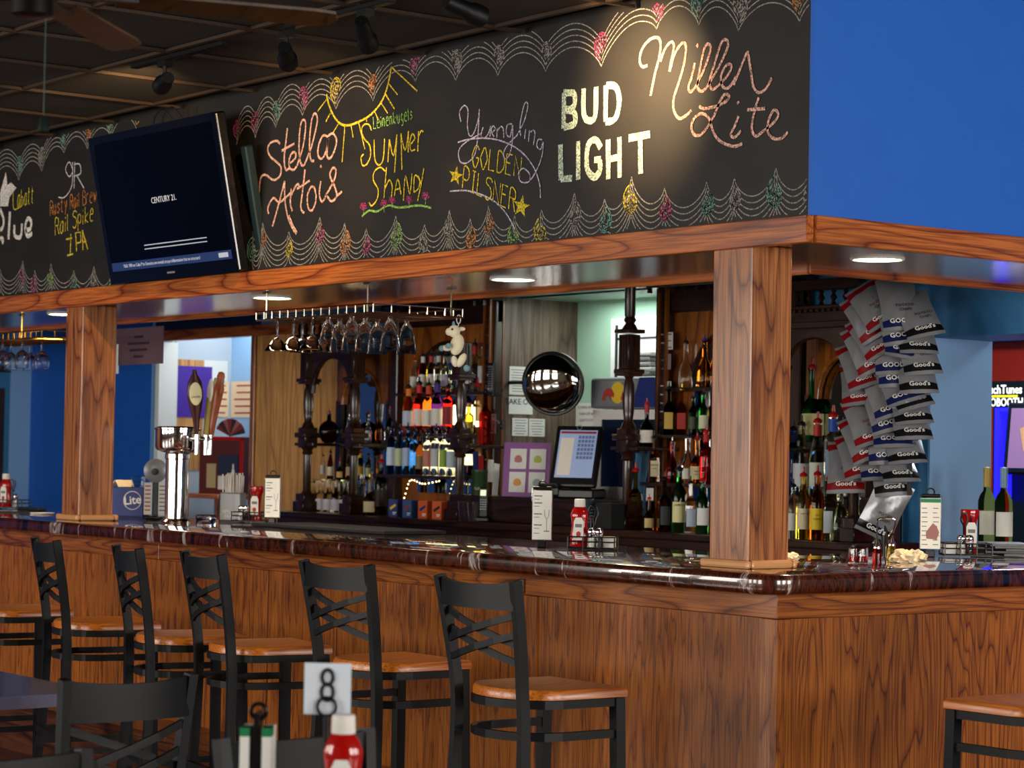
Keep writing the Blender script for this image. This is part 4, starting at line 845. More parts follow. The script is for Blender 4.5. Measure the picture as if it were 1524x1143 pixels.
B().bx((-.21, -.0018, .157), (.35, -.0013, .161)).bx((-.21, -.0018, .140), (.35, -.0013, .144)).out('caption_lines', scr, sc)
B().bx((-TW / 2 + .035, -.0018, .056), (TW / 2 - .035, -.0013, .095)).out('news_strip', strip, sc)
part('ticker', text_mesh('NLB  MRI on Cuba P to Generics are reveals troops inflammation but no structural', .022, scr, sx=.94), sc, (-.08, -.0022, .076), FRONT)
B().bx((.43, -.0024, .066), (.51, -.0019, .086)).out('network_mark', scr, sc)
B().bx((-.035, -.0048, .022), (.035, -.0042, .030)).out('maker_mark', inkg, t)
B().bx((-.08, .085, .2), (.08, .10, .4)).cyl((0, .09, .3), (0, .17, .33), .02).out('wall_arm', blackp, t)
B().bx((TW / 2 + .005, .09, .05), (TW / 2 + .05, .13, .52), .006).out('cable_box', pbr('dark_teal', '12282C', .5), t)
for i, dx in enumerate((-.02, .06)): B().tube(smooth_path([(dx - .05, .06, TH - .05), (dx - .07, .08, TH + .03), (dx - .05, .12, TH + .07), (dx - .03, .15, TH + .02)], 5), .004, 6).out('cable', blackp, t, True)
# ceiling fan
FC = PD(48, 2, 4.78)
t = thing('ceiling_fan', 'dark ceiling fan with wooden blades in the upper left corner', 'ceiling fan', (FC.x, FC.y, 0))
z0 = PD(48, 26, 4.78).z
B().cyl((0, 0, z0 + .20), (0, 0, ZC), .014).lathe([(.0, z0 + .17), (.05, z0 + .18), (.11, z0 + .13), (.12, z0 + .08), (.07, z0 + .045), (.045, z0 + .035)], 20).out('motor', pbr('fan_bronze', '1C1814', .35, .4), t, True)
B().lathe([(.042, z0 + .04), (.045, z0 + .005), (.03, z0), (0, z0)], 18).out('switch_housing', pbr('fan_bronze_b', '14140F', .35, .4), t, True)
vx = V((CR.x, CR.y, 0)).normalized(); vy = V((CF.x, CF.y, 0)).normalized()
for k in range(6):
    a = rad(22 + 60 * k); d = vx * cos(a) + vy * sin(a); sd = V((-d.y, d.x, 0)); c = V((0, 0, z0 + .05))
    b = B(); P = [c + d * .18 + sd * .035, c + d * .60 + sd * .040, c + d * .645 + sd * .034, c + d * .66, c + d * .645 - sd * .034, c + d * .60 - sd * .040, c + d * .18 - sd * .035]
    lo = [b.b.verts.new(q + V((0, 0, -.012 * ((q - c).dot(sd)) / .055))) for q in P]; hi = [b.b.verts.new(q.co + V((0, 0, .006))) for q in lo]
    b.b.faces.new(lo); b.b.faces.new(hi)
    for i in range(7): b.b.faces.new((lo[i], lo[(i + 1) % 7], hi[(i + 1) % 7], hi[i]))
    bl = b.out('blade', blade_m, t); B().bar([c + d * .09, c + d * .22], .03, .006).out('blade_iron', blackp, bl)
zc_ = PD(68, 178, 4.78).z; off = PD(68, 40, 4.78) - FC
B().cyl((off.x, off.y, z0 + .02), (off.x, off.y, zc_), .0011, None, 5).lathe([(0, -.03), (.012, -.025), (.008, 0), (0, .01)], 10, M.Translation((off.x, off.y, zc_))).out('pull_chain', pbr('chain_grey', '22302E', .4, .5), t, True)
# track lighting on the ceiling
TYL = -.73
for (a, c), l in ((((189, 91), (340, 58)), 'black track rail holding the lamp above the television'), (((418, 31), (585, -8)), 'black track rail holding the lamp above the sun drawing')):
    x0, x1 = PZ(*a, ZC).x, PZ(*c, ZC).x
    o = B().bx((x0, TYL - .017, ZC - .027), (x1, TYL + .017, ZC - .009), .002).bx((x0 + .16, TYL - .0175, ZC - .022), (x0 + .20, TYL - .0171, ZC - .014)).out('track_rail', blackp, None); tag(o, l, 'track rail', 'ceiling track rails')
def track_head(px, py, Yp, aim, label, power, rail=True):
    p = PY(px, py, Yp); t = thing('track_light', label, 'track light', p, 0, 'black track lamp heads')
    d = (V(aim) - p).normalized(); mt = d.to_track_quat('Z', 'Y').to_matrix().to_4x4()
    B().lathe([(0, -.075), (.022, -.075), (.026, -.06), (.028, 0), (.030, .02), (.036, .03), (.036, .075), (.032, .075), (.03, .05), (0, .05)], 16, mt).out('lamp_can', black, t, True)
    B().lathe([(0, .051), (.029, .051)], 14, mt, 1, 1, False).out('lens', lampw, t)
    B().cyl((0, 0, .0), (0, 0, ZC - .027 - p.z), .008).bx((-.03, -.018, ZC - .05 - p.z), (.03, .018, ZC - .0275 - p.z)).out('stem', blackp, t)
    l = bpy.data.lights.new('track_spot', 'SPOT'); l.energy = power; l.color = (1, .66, .32); l.spot_size = rad(64); l.spot_blend = 1.0; l.shadow_soft_size = .03
    o = bpy.data.objects.new('track_spot', l); put(o, t); o.matrix_local = M.Translation(d * .08) @ (d.to_track_quat('-Z', 'Y').to_matrix().to_4x4())
track_head(245, 122, TYL, PY(105, 290, 0), 'black track lamp above the television', 60)
track_head(426, 82, TYL + .02, PY(470, 250, 0), 'black track lamp above the pink cursive lettering', 62)
track_head(543, 50, TYL, PY(620, 300, 0), 'black track lamp above the yellow sun drawing', 12)
track_head(691, 14, TYL, PY(945, 130, 0), 'black track lamp nearest the green block letters', 125)
# hanging glass racks
def glass_rack(x0, x1, y0, y1, z, label, wm, hooks):
    t = thing('glass_rack', label, 'glass rack', (0, 0, z), 0, 'wire glass racks'); b = B()
    for zz in (0, .035): b.tube([(x0, y0, zz), (x1, y0, zz), (x1, y1, zz), (x0, y1, zz)], .004, 6, True)
    n = max(2, int((x1 - x0) / .065))
    for i in range(n + 1): b.cyl((x0 + (x1 - x0) * i / n, y0, 0), (x0 + (x1 - x0) * i / n, y1, 0), .003, None, 6)
    for i in range(n + 1):
        for y in (y0, y1): b.cyl((x0 + (x1 - x0) * i / n, y, 0), (x0 + (x1 - x0) * i / n, y, .035), .003, None, 5)
    for i in range(1, 5): b.cyl((x1, y0 + (y1 - y0) * i / 5, 0), (x1, y0 + (y1 - y0) * i / 5, .035), .003, None, 5)
    b.out('wire_frame', wm, t, True)
    for x, y in hooks:
        B().tube([(x, y, 0), (x, y, ZF + .01 - z - .012), (x, y, ZF + .011 - z)], .0045, 6).box((x, y, ZF + .008 - z), (.05, .014, .006)).out('hanger_rod', wm, t, True)
RZ_ = 1.985
glass_rack(-3.52, -2.61, .13, .575, RZ_, 'chrome wire glass rack hanging over the bar centre', wire, ((-3.47, .15), (-2.66, .135), (-2.63, .53)))
WG = {'martini': [(0, 0), (.033, 0), (.034, -.003), (.006, -.010), (.0045, -.014), (.0045, -.075), (.007, -.083), (.018, -.092), (.052, -.142), (.053, -.146), (.0515, -.1455), (.016, -.096), (0, -.087)],
      'tulip': [(0, 0), (.030, 0), (.031, -.004), (.012, -.012), (.009, -.02), (.011, -.03), (.020, -.04), (.026, -.06), (.036, -.11), (.043, -.155), (.0445, -.158), (.0425, -.156), (.034, -.11), (.023, -.06), (0, -.038)],
      'wine': [(0, 0), (.032, 0), (.033, -.003), (.006, -.010), (.0045, -.014), (.0045, -.055), (.008, -.062), (.026, -.075), (.038, -.10), (.040, -.125), (.036, -.155), (.037, -.157), (.035, -.156), (.0385, -.125), (.0365, -.101), (.024, -.078), (0, -.066)]}
wgm = {k: B().lathe(p, 18, None, 1, 1, False).mesh('glass_bowl', stem, True) for k, p in WG.items()}
def hang(kind, px, py, Y, z, label, group):
    p = PY(px, py, Y); t = thing('hanging_' + {'martini': 'martini_glass', 'tulip': 'pilsner_glass', 'wine': 'wine_glass'}[kind], label, 'glass', (p.x, p.y, z + .012), random.uniform(0, 6), group)
    part('glass_bowl', wgm[kind], t)
for i, (x, Y) in enumerate(((412, .19), (436, .19), (449, .33), (464, .19), (480, .35))): hang('martini', x, 520, Y, RZ_, 'upside-down martini glass, %s from left on the centre rack' % ORD[i], 'martini glasses on the centre rack')
for i, (x, Y) in enumerate(((488, .18), (505, .29), (523, .18), (543, .29), (561, .43), (580, .30), (605, .50))): hang('tulip', x, 515, Y, RZ_, 'upside-down tapered beer glass, %s from left on the centre rack' % ORD[i], 'tapered glasses on the centre rack')
lx0, ly0 = -6.55, .12
glass_rack(-6.75, -5.64, .14, .50, 1.975, 'brass-coloured wire glass rack at the left end', brass, ((-6.0, .2), (-5.75, .42)))
for i, (x, Y) in enumerate(((4, .20), (16, .34), (33, .24), (45, .44), (62, .36))): hang('wine', x, 530, Y, 1.975, 'upside-down wine glass, %s from left on the left rack' % ORD[i], 'wine glasses on the left rack')
hang('tulip', 5, 552, .46, 1.975, 'upside-down tapered glass at the far left edge', 'wine glasses on the left rack')
# paper sign hung from the inner soffit edge
a, c = PY(173, 490, .86), PY(243, 541, .86)
o = B().bx((a.x, .855, c.z), (c.x, .86, a.z)).out('hanging_sign', pbr('sign_purple_grey', '5A4450', .6), None); tag(o, 'dull purple paper sign hanging beside the far oak post', 'sign')
b = B()
for k, wd in enumerate((.10, .24, .20, .11)): b.box(((a.x + c.x) / 2, .8546, a.z - .05 - k * .035), (wd, .0006, .014))
b.out('print', pbr('sign_ink', '2A1E28', .7), o)['kind'] = 'stuff'
# soft toy clipped to the rack
p = PY(680, 520, .56); t = thing('plush_toy', 'white plush cow with blue hooves clipped to the glass rack', 'plush toy', (p.x, p.y, p.z), .75)
fur = pbr('cream_plush', 'E6DFC2', .95, sheen=.5, noise=.06); fb = pbr('blue_plush', '6E9AA8', .95, sheen=.4)
B().ball((0, 0, .02), .03, 14, 10, (.95, .8, 1.5), RY(.25)).ball((-.012, -.004, .075), .026, 12, 8, (1, .9, 1)).ball((-.032, -.01, .072), .016, 10, 8).ball((.018, 0, .085), .011, 8, 6, (1.5, .5, .8)).ball((-.04, -.012, .005), .013, 10, 8, (1.7, 1, 1)).ball((.022, -.006, -.045), .016, 10, 8, (1, 1, 2.0), RY(.5)).ball((-.008, -.004, -.05), .014, 10, 8, (1, 1, 1.7), RY(-.25)).out('body', fur, t, True)
B().ball((-.062, -.013, .003), .012, 10, 8).ball((.045, -.008, -.078), .014, 10, 8).ball((-.03, -.03, .012), .012, 10, 8).ball((-.016, 0, .105), .009, 8, 6, (.7, .7, 1.4)).out('hooves', fb, t, True)
B().ball((-.016, -.026, .082), .005, 8, 6).out('eye', blackp, t)
B().torus((.005, 0, .125), .012, .002, RX(pi / 2) @ M.Diagonal((.7, 1.5, 1, 1)), 16, 5).cyl((.003, 0, .088), (.005, 0, .108), .002).out('clip', kwhite, t)
# ================================================================ blackboard wall and its chalk drawing
YC = .0108
cb = thing('chalkboard', 'long blackboard wall above the bar covered with chalk lettering', 'chalkboard', (0, 0, 0))
B().bx((-13, .012, ZT), (-.0205, .02, 2.98)).out('board', board_m, cb)
def cpt(x, y): p = PY(x, y, YC); return (p.x, YC, p.z)
MPX = .00235
class Chalk:
    def __init__(s, ox=0, oy=0, k=1.0): s.b = B(); s.o = (ox, oy, k)
    def st(s, pts, w, sm=5, taper=True):
        ox, oy, k = s.o
        q = smooth_path([(x / k + ox, y / k + oy) for x, y in pts], sm) if sm else [V((x / k + ox, y / k + oy, 0)) for x, y in pts]
        P = [cpt(v.x, v.y) for v in q]; n = len(P)
        m = MPX * (1 + .00045 * (640 - (pts[0][0] / k + ox))) * w / k
        W = [m * (random.uniform(.85, 1.1)) for i in range(n)]
        s.n = getattr(s, 'n', 0) + 1; s.b.ribbon([(a, y - .00012 * s.n, z) for a, y, z in P], W, (0, -1, 0)); return s
    def fill(s, pts):
        ox, oy, k = s.o; s.b.poly([cpt(x / k + ox, y / k + oy) for x, y in pts]); return s
    def text(s, t, p0, p1, up, w):
        """single-stroke lettering along the baseline p0-p1"""
        tot = sum(GW(c) for c in t); d = ((p1[0] - p0[0]) / tot, (p1[1] - p0[1]) / tot); x = 0
        for c in t:
            for poly in GL.get(c, ''). split('|') if c in GL else []:
                pts = []
                for tok in poly.split():
                    gx, gy = int(tok[0]) / 8 * (GW(c) - .25), (int(tok[1]) - 2) / 7
                    pts.append((p0[0] + d[0] * (x + gx) + up[0] * gy, p0[1] + d[1] * (x + gx) + up[1] * gy))
                if len(pts) == 2 and pts[0] == pts[1]: pts[1] = (pts[1][0] + 2, pts[1][1] + 3)
                s.st(pts, w, 3 if c.islower() or c in 'SOGCDUBPR' else 0)
            x += GW(c)
        return s
    def done(s, name, mat, label): 
        o = s.b.out(name, mat, cb); o['label'] = label; return o
GL = dict(A='02 49 82|25 65', B='02 09 59 78 76 56 06|56 85 83 62 02', D='02 09 49 87 84 42 02', E='72 02 09 79|06 56', G='88 69 39 06 05 32 62 85 55', H='02 09|82 89|06 86', I='42 49|12 72|19 79', L='09 02 72', M='02 09 45 89 82', N='02 09 82 89', O='39 06 05 32 52 85 86 59 39', P='02 09 59 78 76 55 05', R='02 09 59 78 76 56 06|46 82', S='88 69 29 08 17 66 84 73 52 22 03', T='42 49|09 89', U='09 04 22 62 84 89', Y='09 46 89|46 42', K='02 09|89 05 82', a='66 37 05 03 22 42 65|67 63 72', b='09 02|05 36 65 63 42 12 03', d='69 62|65 36 15 13 32 52 64', e='05 65 57 27 05 03 22 62', g='66 37 15 14 33 53 66 61 40 10', h='09 02|05 37 57 65 62', i='06 02|08 08', k='09 02|66 04 62', l='09 03 22', m='02 06|05 27 36 32|35 57 66 62', n='02 07|05 37 56 62', o='26 04 13 32 52 64 66 47 26', p='00 07|06 37 66 64 43 04', r='02 07|05 27 57', s='66 37 16 25 64 53 22 03', t='29 23 42 52|07 57', u='07 04 22 42 65|67 62', w='07 22 36 52 77', y='07 34|77 20')
GL["'"] = '29 27|49 47'
def GW(c): return {'i': .45, 'l': .5, "'": .5, 'm': 1.2, 'I': .8, ' ': .6, 'M': 1.25, 'w': 1.2}.get(c, 1.0)
Z2 = (360, 60, 3.174); Z3 = (780, 0, 2.7217); Z1 = (0, 0, 2.54)
c = Chalk(*Z2); W = 13
for s in ([(180, 490), (165, 475), (135, 485), (122, 515), (135, 550), (165, 575), (185, 600), (180, 640), (150, 660), (110, 635), (88, 655), (82, 720)], [(215, 415), (208, 480), (200, 560), (208, 612), (228, 600)], [(188, 522), (248, 488)], [(222, 585), (250, 560), (255, 535), (240, 530), (225, 560), (225, 600), (245, 612), (262, 590)], [(262, 590), (290, 500), (302, 400), (292, 375), (278, 400), (270, 500), (278, 580), (295, 592)], [(295, 590), (330, 500), (357, 380), (345, 345), (330, 380), (320, 480), (325, 560), (342, 570)], [(405, 455), (385, 450), (365, 490), (360, 540), (378, 560), (400, 520), (408, 465), (403, 545), (420, 555), (440, 515), (448, 470), (430, 440), (405, 455)]): c.st(s, W)
for s in ([(145, 880), (165, 810), (185, 735), (203, 665)], [(203, 665), (205, 760), (220, 840), (240, 880)], [(128, 820), (124, 790), (150, 745), (180, 765), (232, 720)], [(235, 700), (230, 770), (240, 806)], [(236, 730), (255, 690), (268, 680), (272, 702)], [(300, 610), (290, 700), (280, 790), (296, 816)], [(262, 702), (322, 663)], [(330, 690), (312, 730), (315, 790), (335, 802), (352, 750), (345, 700), (330, 690)], [(375, 665), (368, 720), (378, 762), (395, 745)], [(373, 592), (378, 602)], [(395, 740), (438, 660), (446, 612), (430, 605), (418, 640), (440, 690), (450, 735), (425, 760), (400, 728)], [(450, 735), (475, 715)]): c.st(s, W)
c.st([(222, 830), (242, 880), (262, 912)], 24); c.done('chalk_lettering', ch_p, 'pink cursive chalk lettering')
c = Chalk(*Z2)
c.st([(400, 255), (410, 300), (430, 350), (460, 390), (495, 402), (540, 390), (590, 365), (630, 330), (665, 280), (690, 210), (706, 125)], 12)
for a, d in (((400, 280), (358, 335)), ((418, 345), (396, 385)), ((455, 395), (432, 435)), ((487, 405), (474, 575)), ((517, 405), (526, 458)), ((553, 390), (582, 515)), ((590, 365), (590, 385)), ((625, 330), (645, 375)), ((655, 290), (690, 345)), ((680, 255), (722, 325)), ((695, 205), (737, 258)), ((706, 125), (830, 240))): c.st([a, d], 8, 0)
c.done('chalk_sun', ch_y, 'yellow chalk sun arc with rays')
c = Chalk(*Z2); c.text('Leinenkugels', (622, 418), (815, 372), (-2, -55), 6); c.done('chalk_lettering', ch_g, 'small green chalk lettering above the yellow words')
c = Chalk(*Z2)
for s in ([(612, 425), (600, 398), (575, 400), (565, 430), (578, 465), (603, 495), (608, 545), (590, 585), (570, 590), (563, 555), (575, 538)], [(625, 470), (628, 560), (648, 590), (668, 560), (674, 465)], [(690, 575), (697, 468)], [(697, 468), (716, 545), (733, 445)], [(733, 445), (722, 625)], [(757, 612), (752, 440)], [(752, 440), (772, 520), (788, 428)], [(788, 428), (786, 530)], [(800, 490), (818, 462), (806, 442), (795, 480), (800, 520), (820, 515)], [(832, 525), (836, 430)], [(836, 455), (848, 428), (858, 432)], [(680, 620), (655, 600), (628, 620), (622, 660), (645, 705), (640, 750), (615, 782), (602, 765)], [(685, 600), (672, 748)], [(677, 705), (698, 660), (712, 690), (708, 742)], [(722, 735), (738, 655), (754, 728)], [(728, 705), (750, 700)], [(765, 758), (775, 640), (795, 725), (806, 630)], [(815, 718), (818, 640), (842, 660), (836, 700), (815, 718)], [(835, 640), (850, 685)], [(862, 605), (848, 685), (832, 760)]): c.st(s, 9, 4)
c.done('chalk_lettering', ch_y, 'tall yellow chalk lettering under the sun')
c = Chalk(*Z2); c.st([(567, 832), (600, 805), (640, 808), (690, 780), (740, 790), (790, 785), (840, 780), (895, 792)], 11)
for x, y in ((575, 785), (672, 770), (710, 755), (790, 752), (868, 735)): c.st([(x, y + 10), (x, y + 42)], 4, 0)
c.done('chalk_grass', ch_g, 'wavy green chalk ground line')
for x, y in ((575, 785), (672, 770), (710, 755), (790, 752), (868, 735)):
    c = Chalk(*Z2)
    for k in range(5): c.st([(x + 10 * cos(k * 1.257 + .3 * j) + 7 * cos(k * 1.257 + j * 1.3), y + 11 * sin(k * 1.257 + .3 * j) + 7 * sin(k * 1.257 + j * 1.3)) for j in range(6)], 4)
    c.done('chalk_flower', ch_m, 'small pink chalk flower')
c = Chalk(*Z2)
for s in ([(1035, 385), (1028, 340), (1050, 308), (1068, 330), (1065, 400), (1075, 450), (1095, 440), (1115, 380), (1122, 325)], [(1122, 325), (1115, 450), (1100, 540), (1060, 580), (1030, 570), (1025, 520), (1060, 480), (1130, 440)], [(1140, 410), (1130, 450), (1145, 462), (1165, 440), (1175, 405), (1172, 455)], [(1180, 440), (1197, 418), (1186, 405), (1178, 430), (1192, 456)], [(1207, 415), (1205, 460)], [(1207, 432), (1222, 408), (1235, 418), (1238, 462)], [(1277, 395), (1255, 400), (1250, 440), (1268, 455), (1280, 400), (1278, 480), (1265, 540), (1245, 560), (1238, 530), (1260, 490), (1300, 450)], [(1300, 450), (1335, 380), (1352, 310), (1343, 292), (1330, 320), (1315, 400), (1318, 452)], [(1342, 420), (1336, 466)], [(1360, 425), (1355, 480)], [(1358, 440), (1378, 425), (1386, 442), (1378, 495)], [(1420, 470), (1400, 470), (1395, 500), (1412, 515), (1425, 480), (1420, 540), (1400, 600), (1360, 665), (1320, 668), (1308, 630), (1330, 605), (1360, 630), (1362, 665)], [(1022, 482), (1080, 467), (1160, 463), (1240, 480), (1320, 525), (1380, 600), (1408, 680), (1412, 745)], [(985, 713), (1060, 710), (1130, 728), (1200, 765), (1255, 825), (1290, 890)]): c.st(s, 8)
c.done('chalk_lettering', ch_l, 'lavender cursive chalk lettering with swooshes')
c = Chalk(*Z2); c.text('GOLDEN', (1085, 592), (1325, 650), (8, -95), 8).text('PILSNER', (1042, 697), (1300, 815), (10, -100), 8)
for x, y, r in ((1010, 640, 40), (1320, 785, 48)):
    P = [(x + r * (1 if k % 2 == 0 else .42) * .85 * sin(k * pi / 5 + .2), y - r * (1.15 if k % 2 == 0 else .45) * cos(k * pi / 5 + .2)) for k in range(10)]; c.fill(P)
c.done('chalk_lettering', ch_y, 'yellow chalk capitals with two stars')
c = Chalk(*Z3)
for s in ([(500, 265), (478, 270), (468, 240), (480, 195), (510, 160), (540, 152), (553, 175), (548, 230), (530, 300), (512, 388)], [(552, 250), (570, 200), (595, 170), (607, 185), (600, 230), (588, 290)], [(590, 290), (610, 220), (640, 175), (656, 190), (648, 260), (625, 340), (606, 400), (608, 450), (630, 480), (660, 465), (678, 447)], [(692, 255), (680, 310), (667, 350), (672, 372), (690, 360)], [(700, 180), (706, 190)], [(690, 360), (730, 280), (756, 200), (745, 178), (730, 200), (713, 280), (703, 350), (720, 370), (740, 355)], [(740, 355), (790, 270), (827, 185), (815, 160), (797, 180), (772, 260), (752, 330), (762, 362), (785, 350)], [(785, 350), (830, 300), (840, 265), (820, 265), (798, 310), (805, 350), (830, 355), (860, 310)], [(850, 345), (880, 270), (905, 212), (912, 240), (920, 290), (930, 350), (950, 375), (980, 360), (1005, 315)], [(710, 430), (730, 440), (780, 430), (820, 410), (832, 390), (815, 382), (795, 410), (770, 470), (740, 520), (715, 547), (690, 545), (679, 515), (690, 480), (720, 460), (750, 480), (770, 540), (800, 575), (850, 593), (885, 582)], [(870, 470), (855, 510), (838, 545), (855, 556), (880, 530)], [(866, 412), (870, 420)], [(952, 395), (935, 450), (924, 520), (940, 552), (965, 535)], [(905, 445), (978, 440)], [(965, 535), (1010, 500), (1032, 465), (1015, 445), (995, 480), (988, 530), (1010, 560), (1045, 560), (1070, 535)]): c.st(s, 15)
c.done('chalk_lettering', ch_p, 'large pinkish cursive chalk lettering near the corner')
c = Chalk(*Z3)
for s in ([(162, 375), (160, 520)], [(160, 378), (200, 378), (206, 410), (196, 438), (165, 444)], [(165, 444), (202, 455), (205, 500), (160, 516)], [(242, 358), (242, 460), (262, 488), (288, 470), (292, 352)], [(332, 345), (330, 492)], [(332, 346), (372, 352), (386, 410), (370, 480), (330, 494)],
          [(148, 585), (150, 730)], [(150, 726), (195, 722)], [(220, 572), (220, 728)], [(312, 600), (290, 566), (260, 590), (256, 680), (285, 718), (308, 690), (308, 648)], [(285, 648), (312, 646)], [(342, 565), (342, 726)], [(388, 555), (388, 720)], [(342, 646), (388, 636)], [(425, 560), (512, 544)], [(472, 556), (474, 704)]): c.st(s, 33, 4)
c.done('chalk_lettering', ch_b, 'pale green block chalk capitals')
c = Chalk(*Z1)
for s in ([(0, 790), (14, 830), (10, 860), (0, 870)], [(0, 900), (12, 905), (8, 920)], [(38, 800), (32, 905)], [(55, 850), (56, 890), (78, 895), (84, 845)], [(96, 870), (115, 865), (118, 835), (104, 828), (96, 860), (104, 892), (122, 882)]): c.st(s, 20, 4)
c.fill([(0, 730), (22, 650), (28, 700), (42, 690), (62, 710), (36, 745), (30, 780), (0, 780)]); c.done('chalk_lettering', ch_w, 'bold white chalk lettering with a leaf at the left edge')
c = Chalk(*Z1)
for s in ([(50, 730), (52, 790), (80, 780)], ): c.st(s, 5, 4)
c.text('abatt', (66, 782), (132, 765), (2, -62), 5).text('Rail Spike', (210, 890), (362, 830), (0, -62), 5).done('chalk_lettering', ch_y, 'thin yellow chalk lettering at the left')
c = Chalk(*Z1)
for s in ([(275, 612), (272, 700), (245, 745), (220, 745)], [(275, 640), (262, 612), (248, 640), (262, 668), (275, 650)], [(283, 612), (280, 712)], [(283, 620), (302, 622), (305, 655), (283, 665)], [(290, 662), (318, 712)]): c.st(s, 6, 4)
c.done('chalk_lettering', ch_w, 'white chalk double letter emblem')
c = Chalk(*Z1); c.text('Rusty Rail Brew', (190, 815), (372, 758), (0, -52), 5).done('chalk_lettering', ch_o, 'thin orange chalk lettering left of the television')
c = Chalk(*Z1)
for s in ([(250, 905), (272, 900)], [(268, 885), (266, 960)], [(254, 966), (276, 960)], [(290, 950), (286, 880), (305, 878), (306, 915), (290, 920)], [(314, 945), (312, 870)], [(312, 870), (332, 942)], [(316, 915), (328, 912)]): c.st(s, 8, 0)
c.done('chalk_lettering', ch_y, 'yellow chalk capitals left of the television')
# swirling border: scallops along the ceiling and waves along the oak fascia
ZLO, ZHI = ZT + .006, ZC - .004
def clipped(bld, P, w):
    run = []
    for p in P + [None]:
        if p is not None and ZLO < p[2] < ZHI and p[0] < -.025: run.append(p)
        else:
            if len(run) > 1: bld.ribbon(run, w, (0, -1, 0))
            run = []
def spiral(bld, x, z, r, turns, w, ph=0, sgn=1):
    n = int(turns * 14); clipped(bld, [(x + sgn * r * (1 - i / n) * cos(ph + 2 * pi * turns * i / n), YC, z + r * 1.15 * (1 - i / n) * sin(ph + 2 * pi * turns * i / n)) for i in range(n)], w)
cw = {k: B() for k in ('w', 'm', 'g', 'y', 't', 'o')}
def border(top, bottom, dim):
    T = [PY(x, y, YC) for x, y in top]; Bt = [PY(x, y, YC) for x, y in bottom]
    for L, up in ((T, 1), (Bt, -1)):
        for a, c in zip(L, L[1:]):
            dx = c.x - a.x; h = (.055 + .07 * dx) if up > 0 else min(.12, .05 + .12 * dx)
            for k in range(5 if up > 0 else 7):
                P = []; off = k * .021
                for i in range(21):
                    u = i / 20; sh = sin(pi * u) ** (.7 if up > 0 else .6)
                    P.append((a.x + dx * u, YC, a.z + (c.z - a.z) * u + up * (h * sh + off)))
                clipped(cw['w'], P, .0042)
        for i, p in enumerate(L):
            key = random.choice(['m', 'g', 'y', 't', 'o', 'w', 'm', 'w']); r = random.uniform(.026, .040)
            zz = p.z + up * (.05 + r); sg = random.choice((-1, 1))
            for q in (1, 1.5): spiral(cw[key], p.x, zz, r * q, 2.8 if q == 1 else .9, .005, pi / 2 * -up, sg)
border([(352, 215), (380, 205), (410, 190), (450, 172), (500, 162), (555, 150), (618, 121), (678, 120), (741, 112), (812, 106), (895, 99), (977, 43), (1040, 37), (1099, 46), (1190, 32), (1260, 20)], [(376, 345), (391, 331), (430, 345), (476, 323), (513, 332), (545, 340), (589, 321), (632, 334), (669, 312), (700, 325), (727, 306), (766, 321), (806, 312), (855, 287), (900, 296), (940, 263), (989, 280), (1052, 270), (1093, 265), (1155, 250), (1206, 250), (1250, 250)], False)
border([(-40, 285), (-10, 270), (28, 268), (62, 255), (95, 228), (130, 222), (165, 205), (203, 192)], [(-40, 405), (0, 400), (34, 388), (52, 402), (76, 392), (110, 402), (140, 396), (165, 408)], True)
for k, m, l in (('w', ch_gr, 'grey-white chalk scallop and wave border'), ('m', ch_m, 'pink chalk spirals'), ('g', ch_g, 'green chalk spirals'), ('y', ch_y, 'yellow chalk spirals'), ('t', ch_t, 'teal chalk spirals'), ('o', ch_o, 'orange chalk spirals')):
    o = cw[k].out('chalk_border' if k == 'w' else 'chalk_spirals', m, cb); o['label'] = l; o['kind'] = 'stuff'
# ================================================================ crisp bags on the hanging display
def bag_mesh(name, band, top):
    b = B(); nu, nv = 9, 16; w, h = .082, .255; rows = []
    for side in (-1, 1):
        g = []
        for j in range(nv + 1):
            v = j / nv; r = []
            for i in range(nu + 1):
                u = -1 + 2 * i / nu
                th = .026 * (1 - abs(u) ** 2.6) * max(0, sin(pi * min(1, max(0, (v - .04) / .92)))) ** .55
                cr = (.007 * sin(u * 7 + v * 17) + .004 * sin(u * 13 - v * 29)) * (1 - abs(u)) if .1 < v < .9 else .0015 * sin(u * 40)
                r.append(b.b.verts.new((u * w * (1 - .07 * sin(pi * v)), side * (th + .0008) + cr * .6, -v * h)))
            g.append(r)
        for j in range(nv):
            for i in range(nu):
                f = b.b.faces.new((g[j][i], g[j][i + 1], g[j + 1][i + 1], g[j + 1][i])); v = (j + .5) / nv
                f.material_index = 1 if .79 < v < .94 or (top and .05 < v < .17) else 0
    bmesh.ops.remove_doubles(b.b, verts=b.b.verts, dist=.0002)
    return b.mesh(name, [foil, band], True)
foil = pbr('silver_foil', 'A4A6AC', .3, .5, noise=.1, nscale=18)
BC = {'red': pbr('bag_red', '7E0E14', .3), 'blue': pbr('bag_blue', '141E4E', .3), 'black': pbr('bag_black', '121214', .3)}
bags = {k: bag_mesh('crisp_bag', m, k == 'red') for k, m in BC.items()}
script = {'red': "Good's", 'blue': 'GOODS', 'black': "Good's"}
rack = thing('chip_rack', 'dark stand of clip strips holding the crisp bags', 'display rack', (-1.70, 2.16, 0))
b = B().bx((-.30, -.03, 0), (.25, .03, .025)).cyl((-.02, 0, .02), (-.02, 0, 2.16), .013); b.out('stand', blackp, rack)
for dx in (-.16, -.02, .13): B().bx((dx - .011, -.018, 1.28), (dx + .011, -.012, 2.18)).out('clip_strip', matgrey, rack)
B().bx((-.20, -.022, 2.17), (.18, .01, 2.19)).out('cross_bar', blackp, rack)
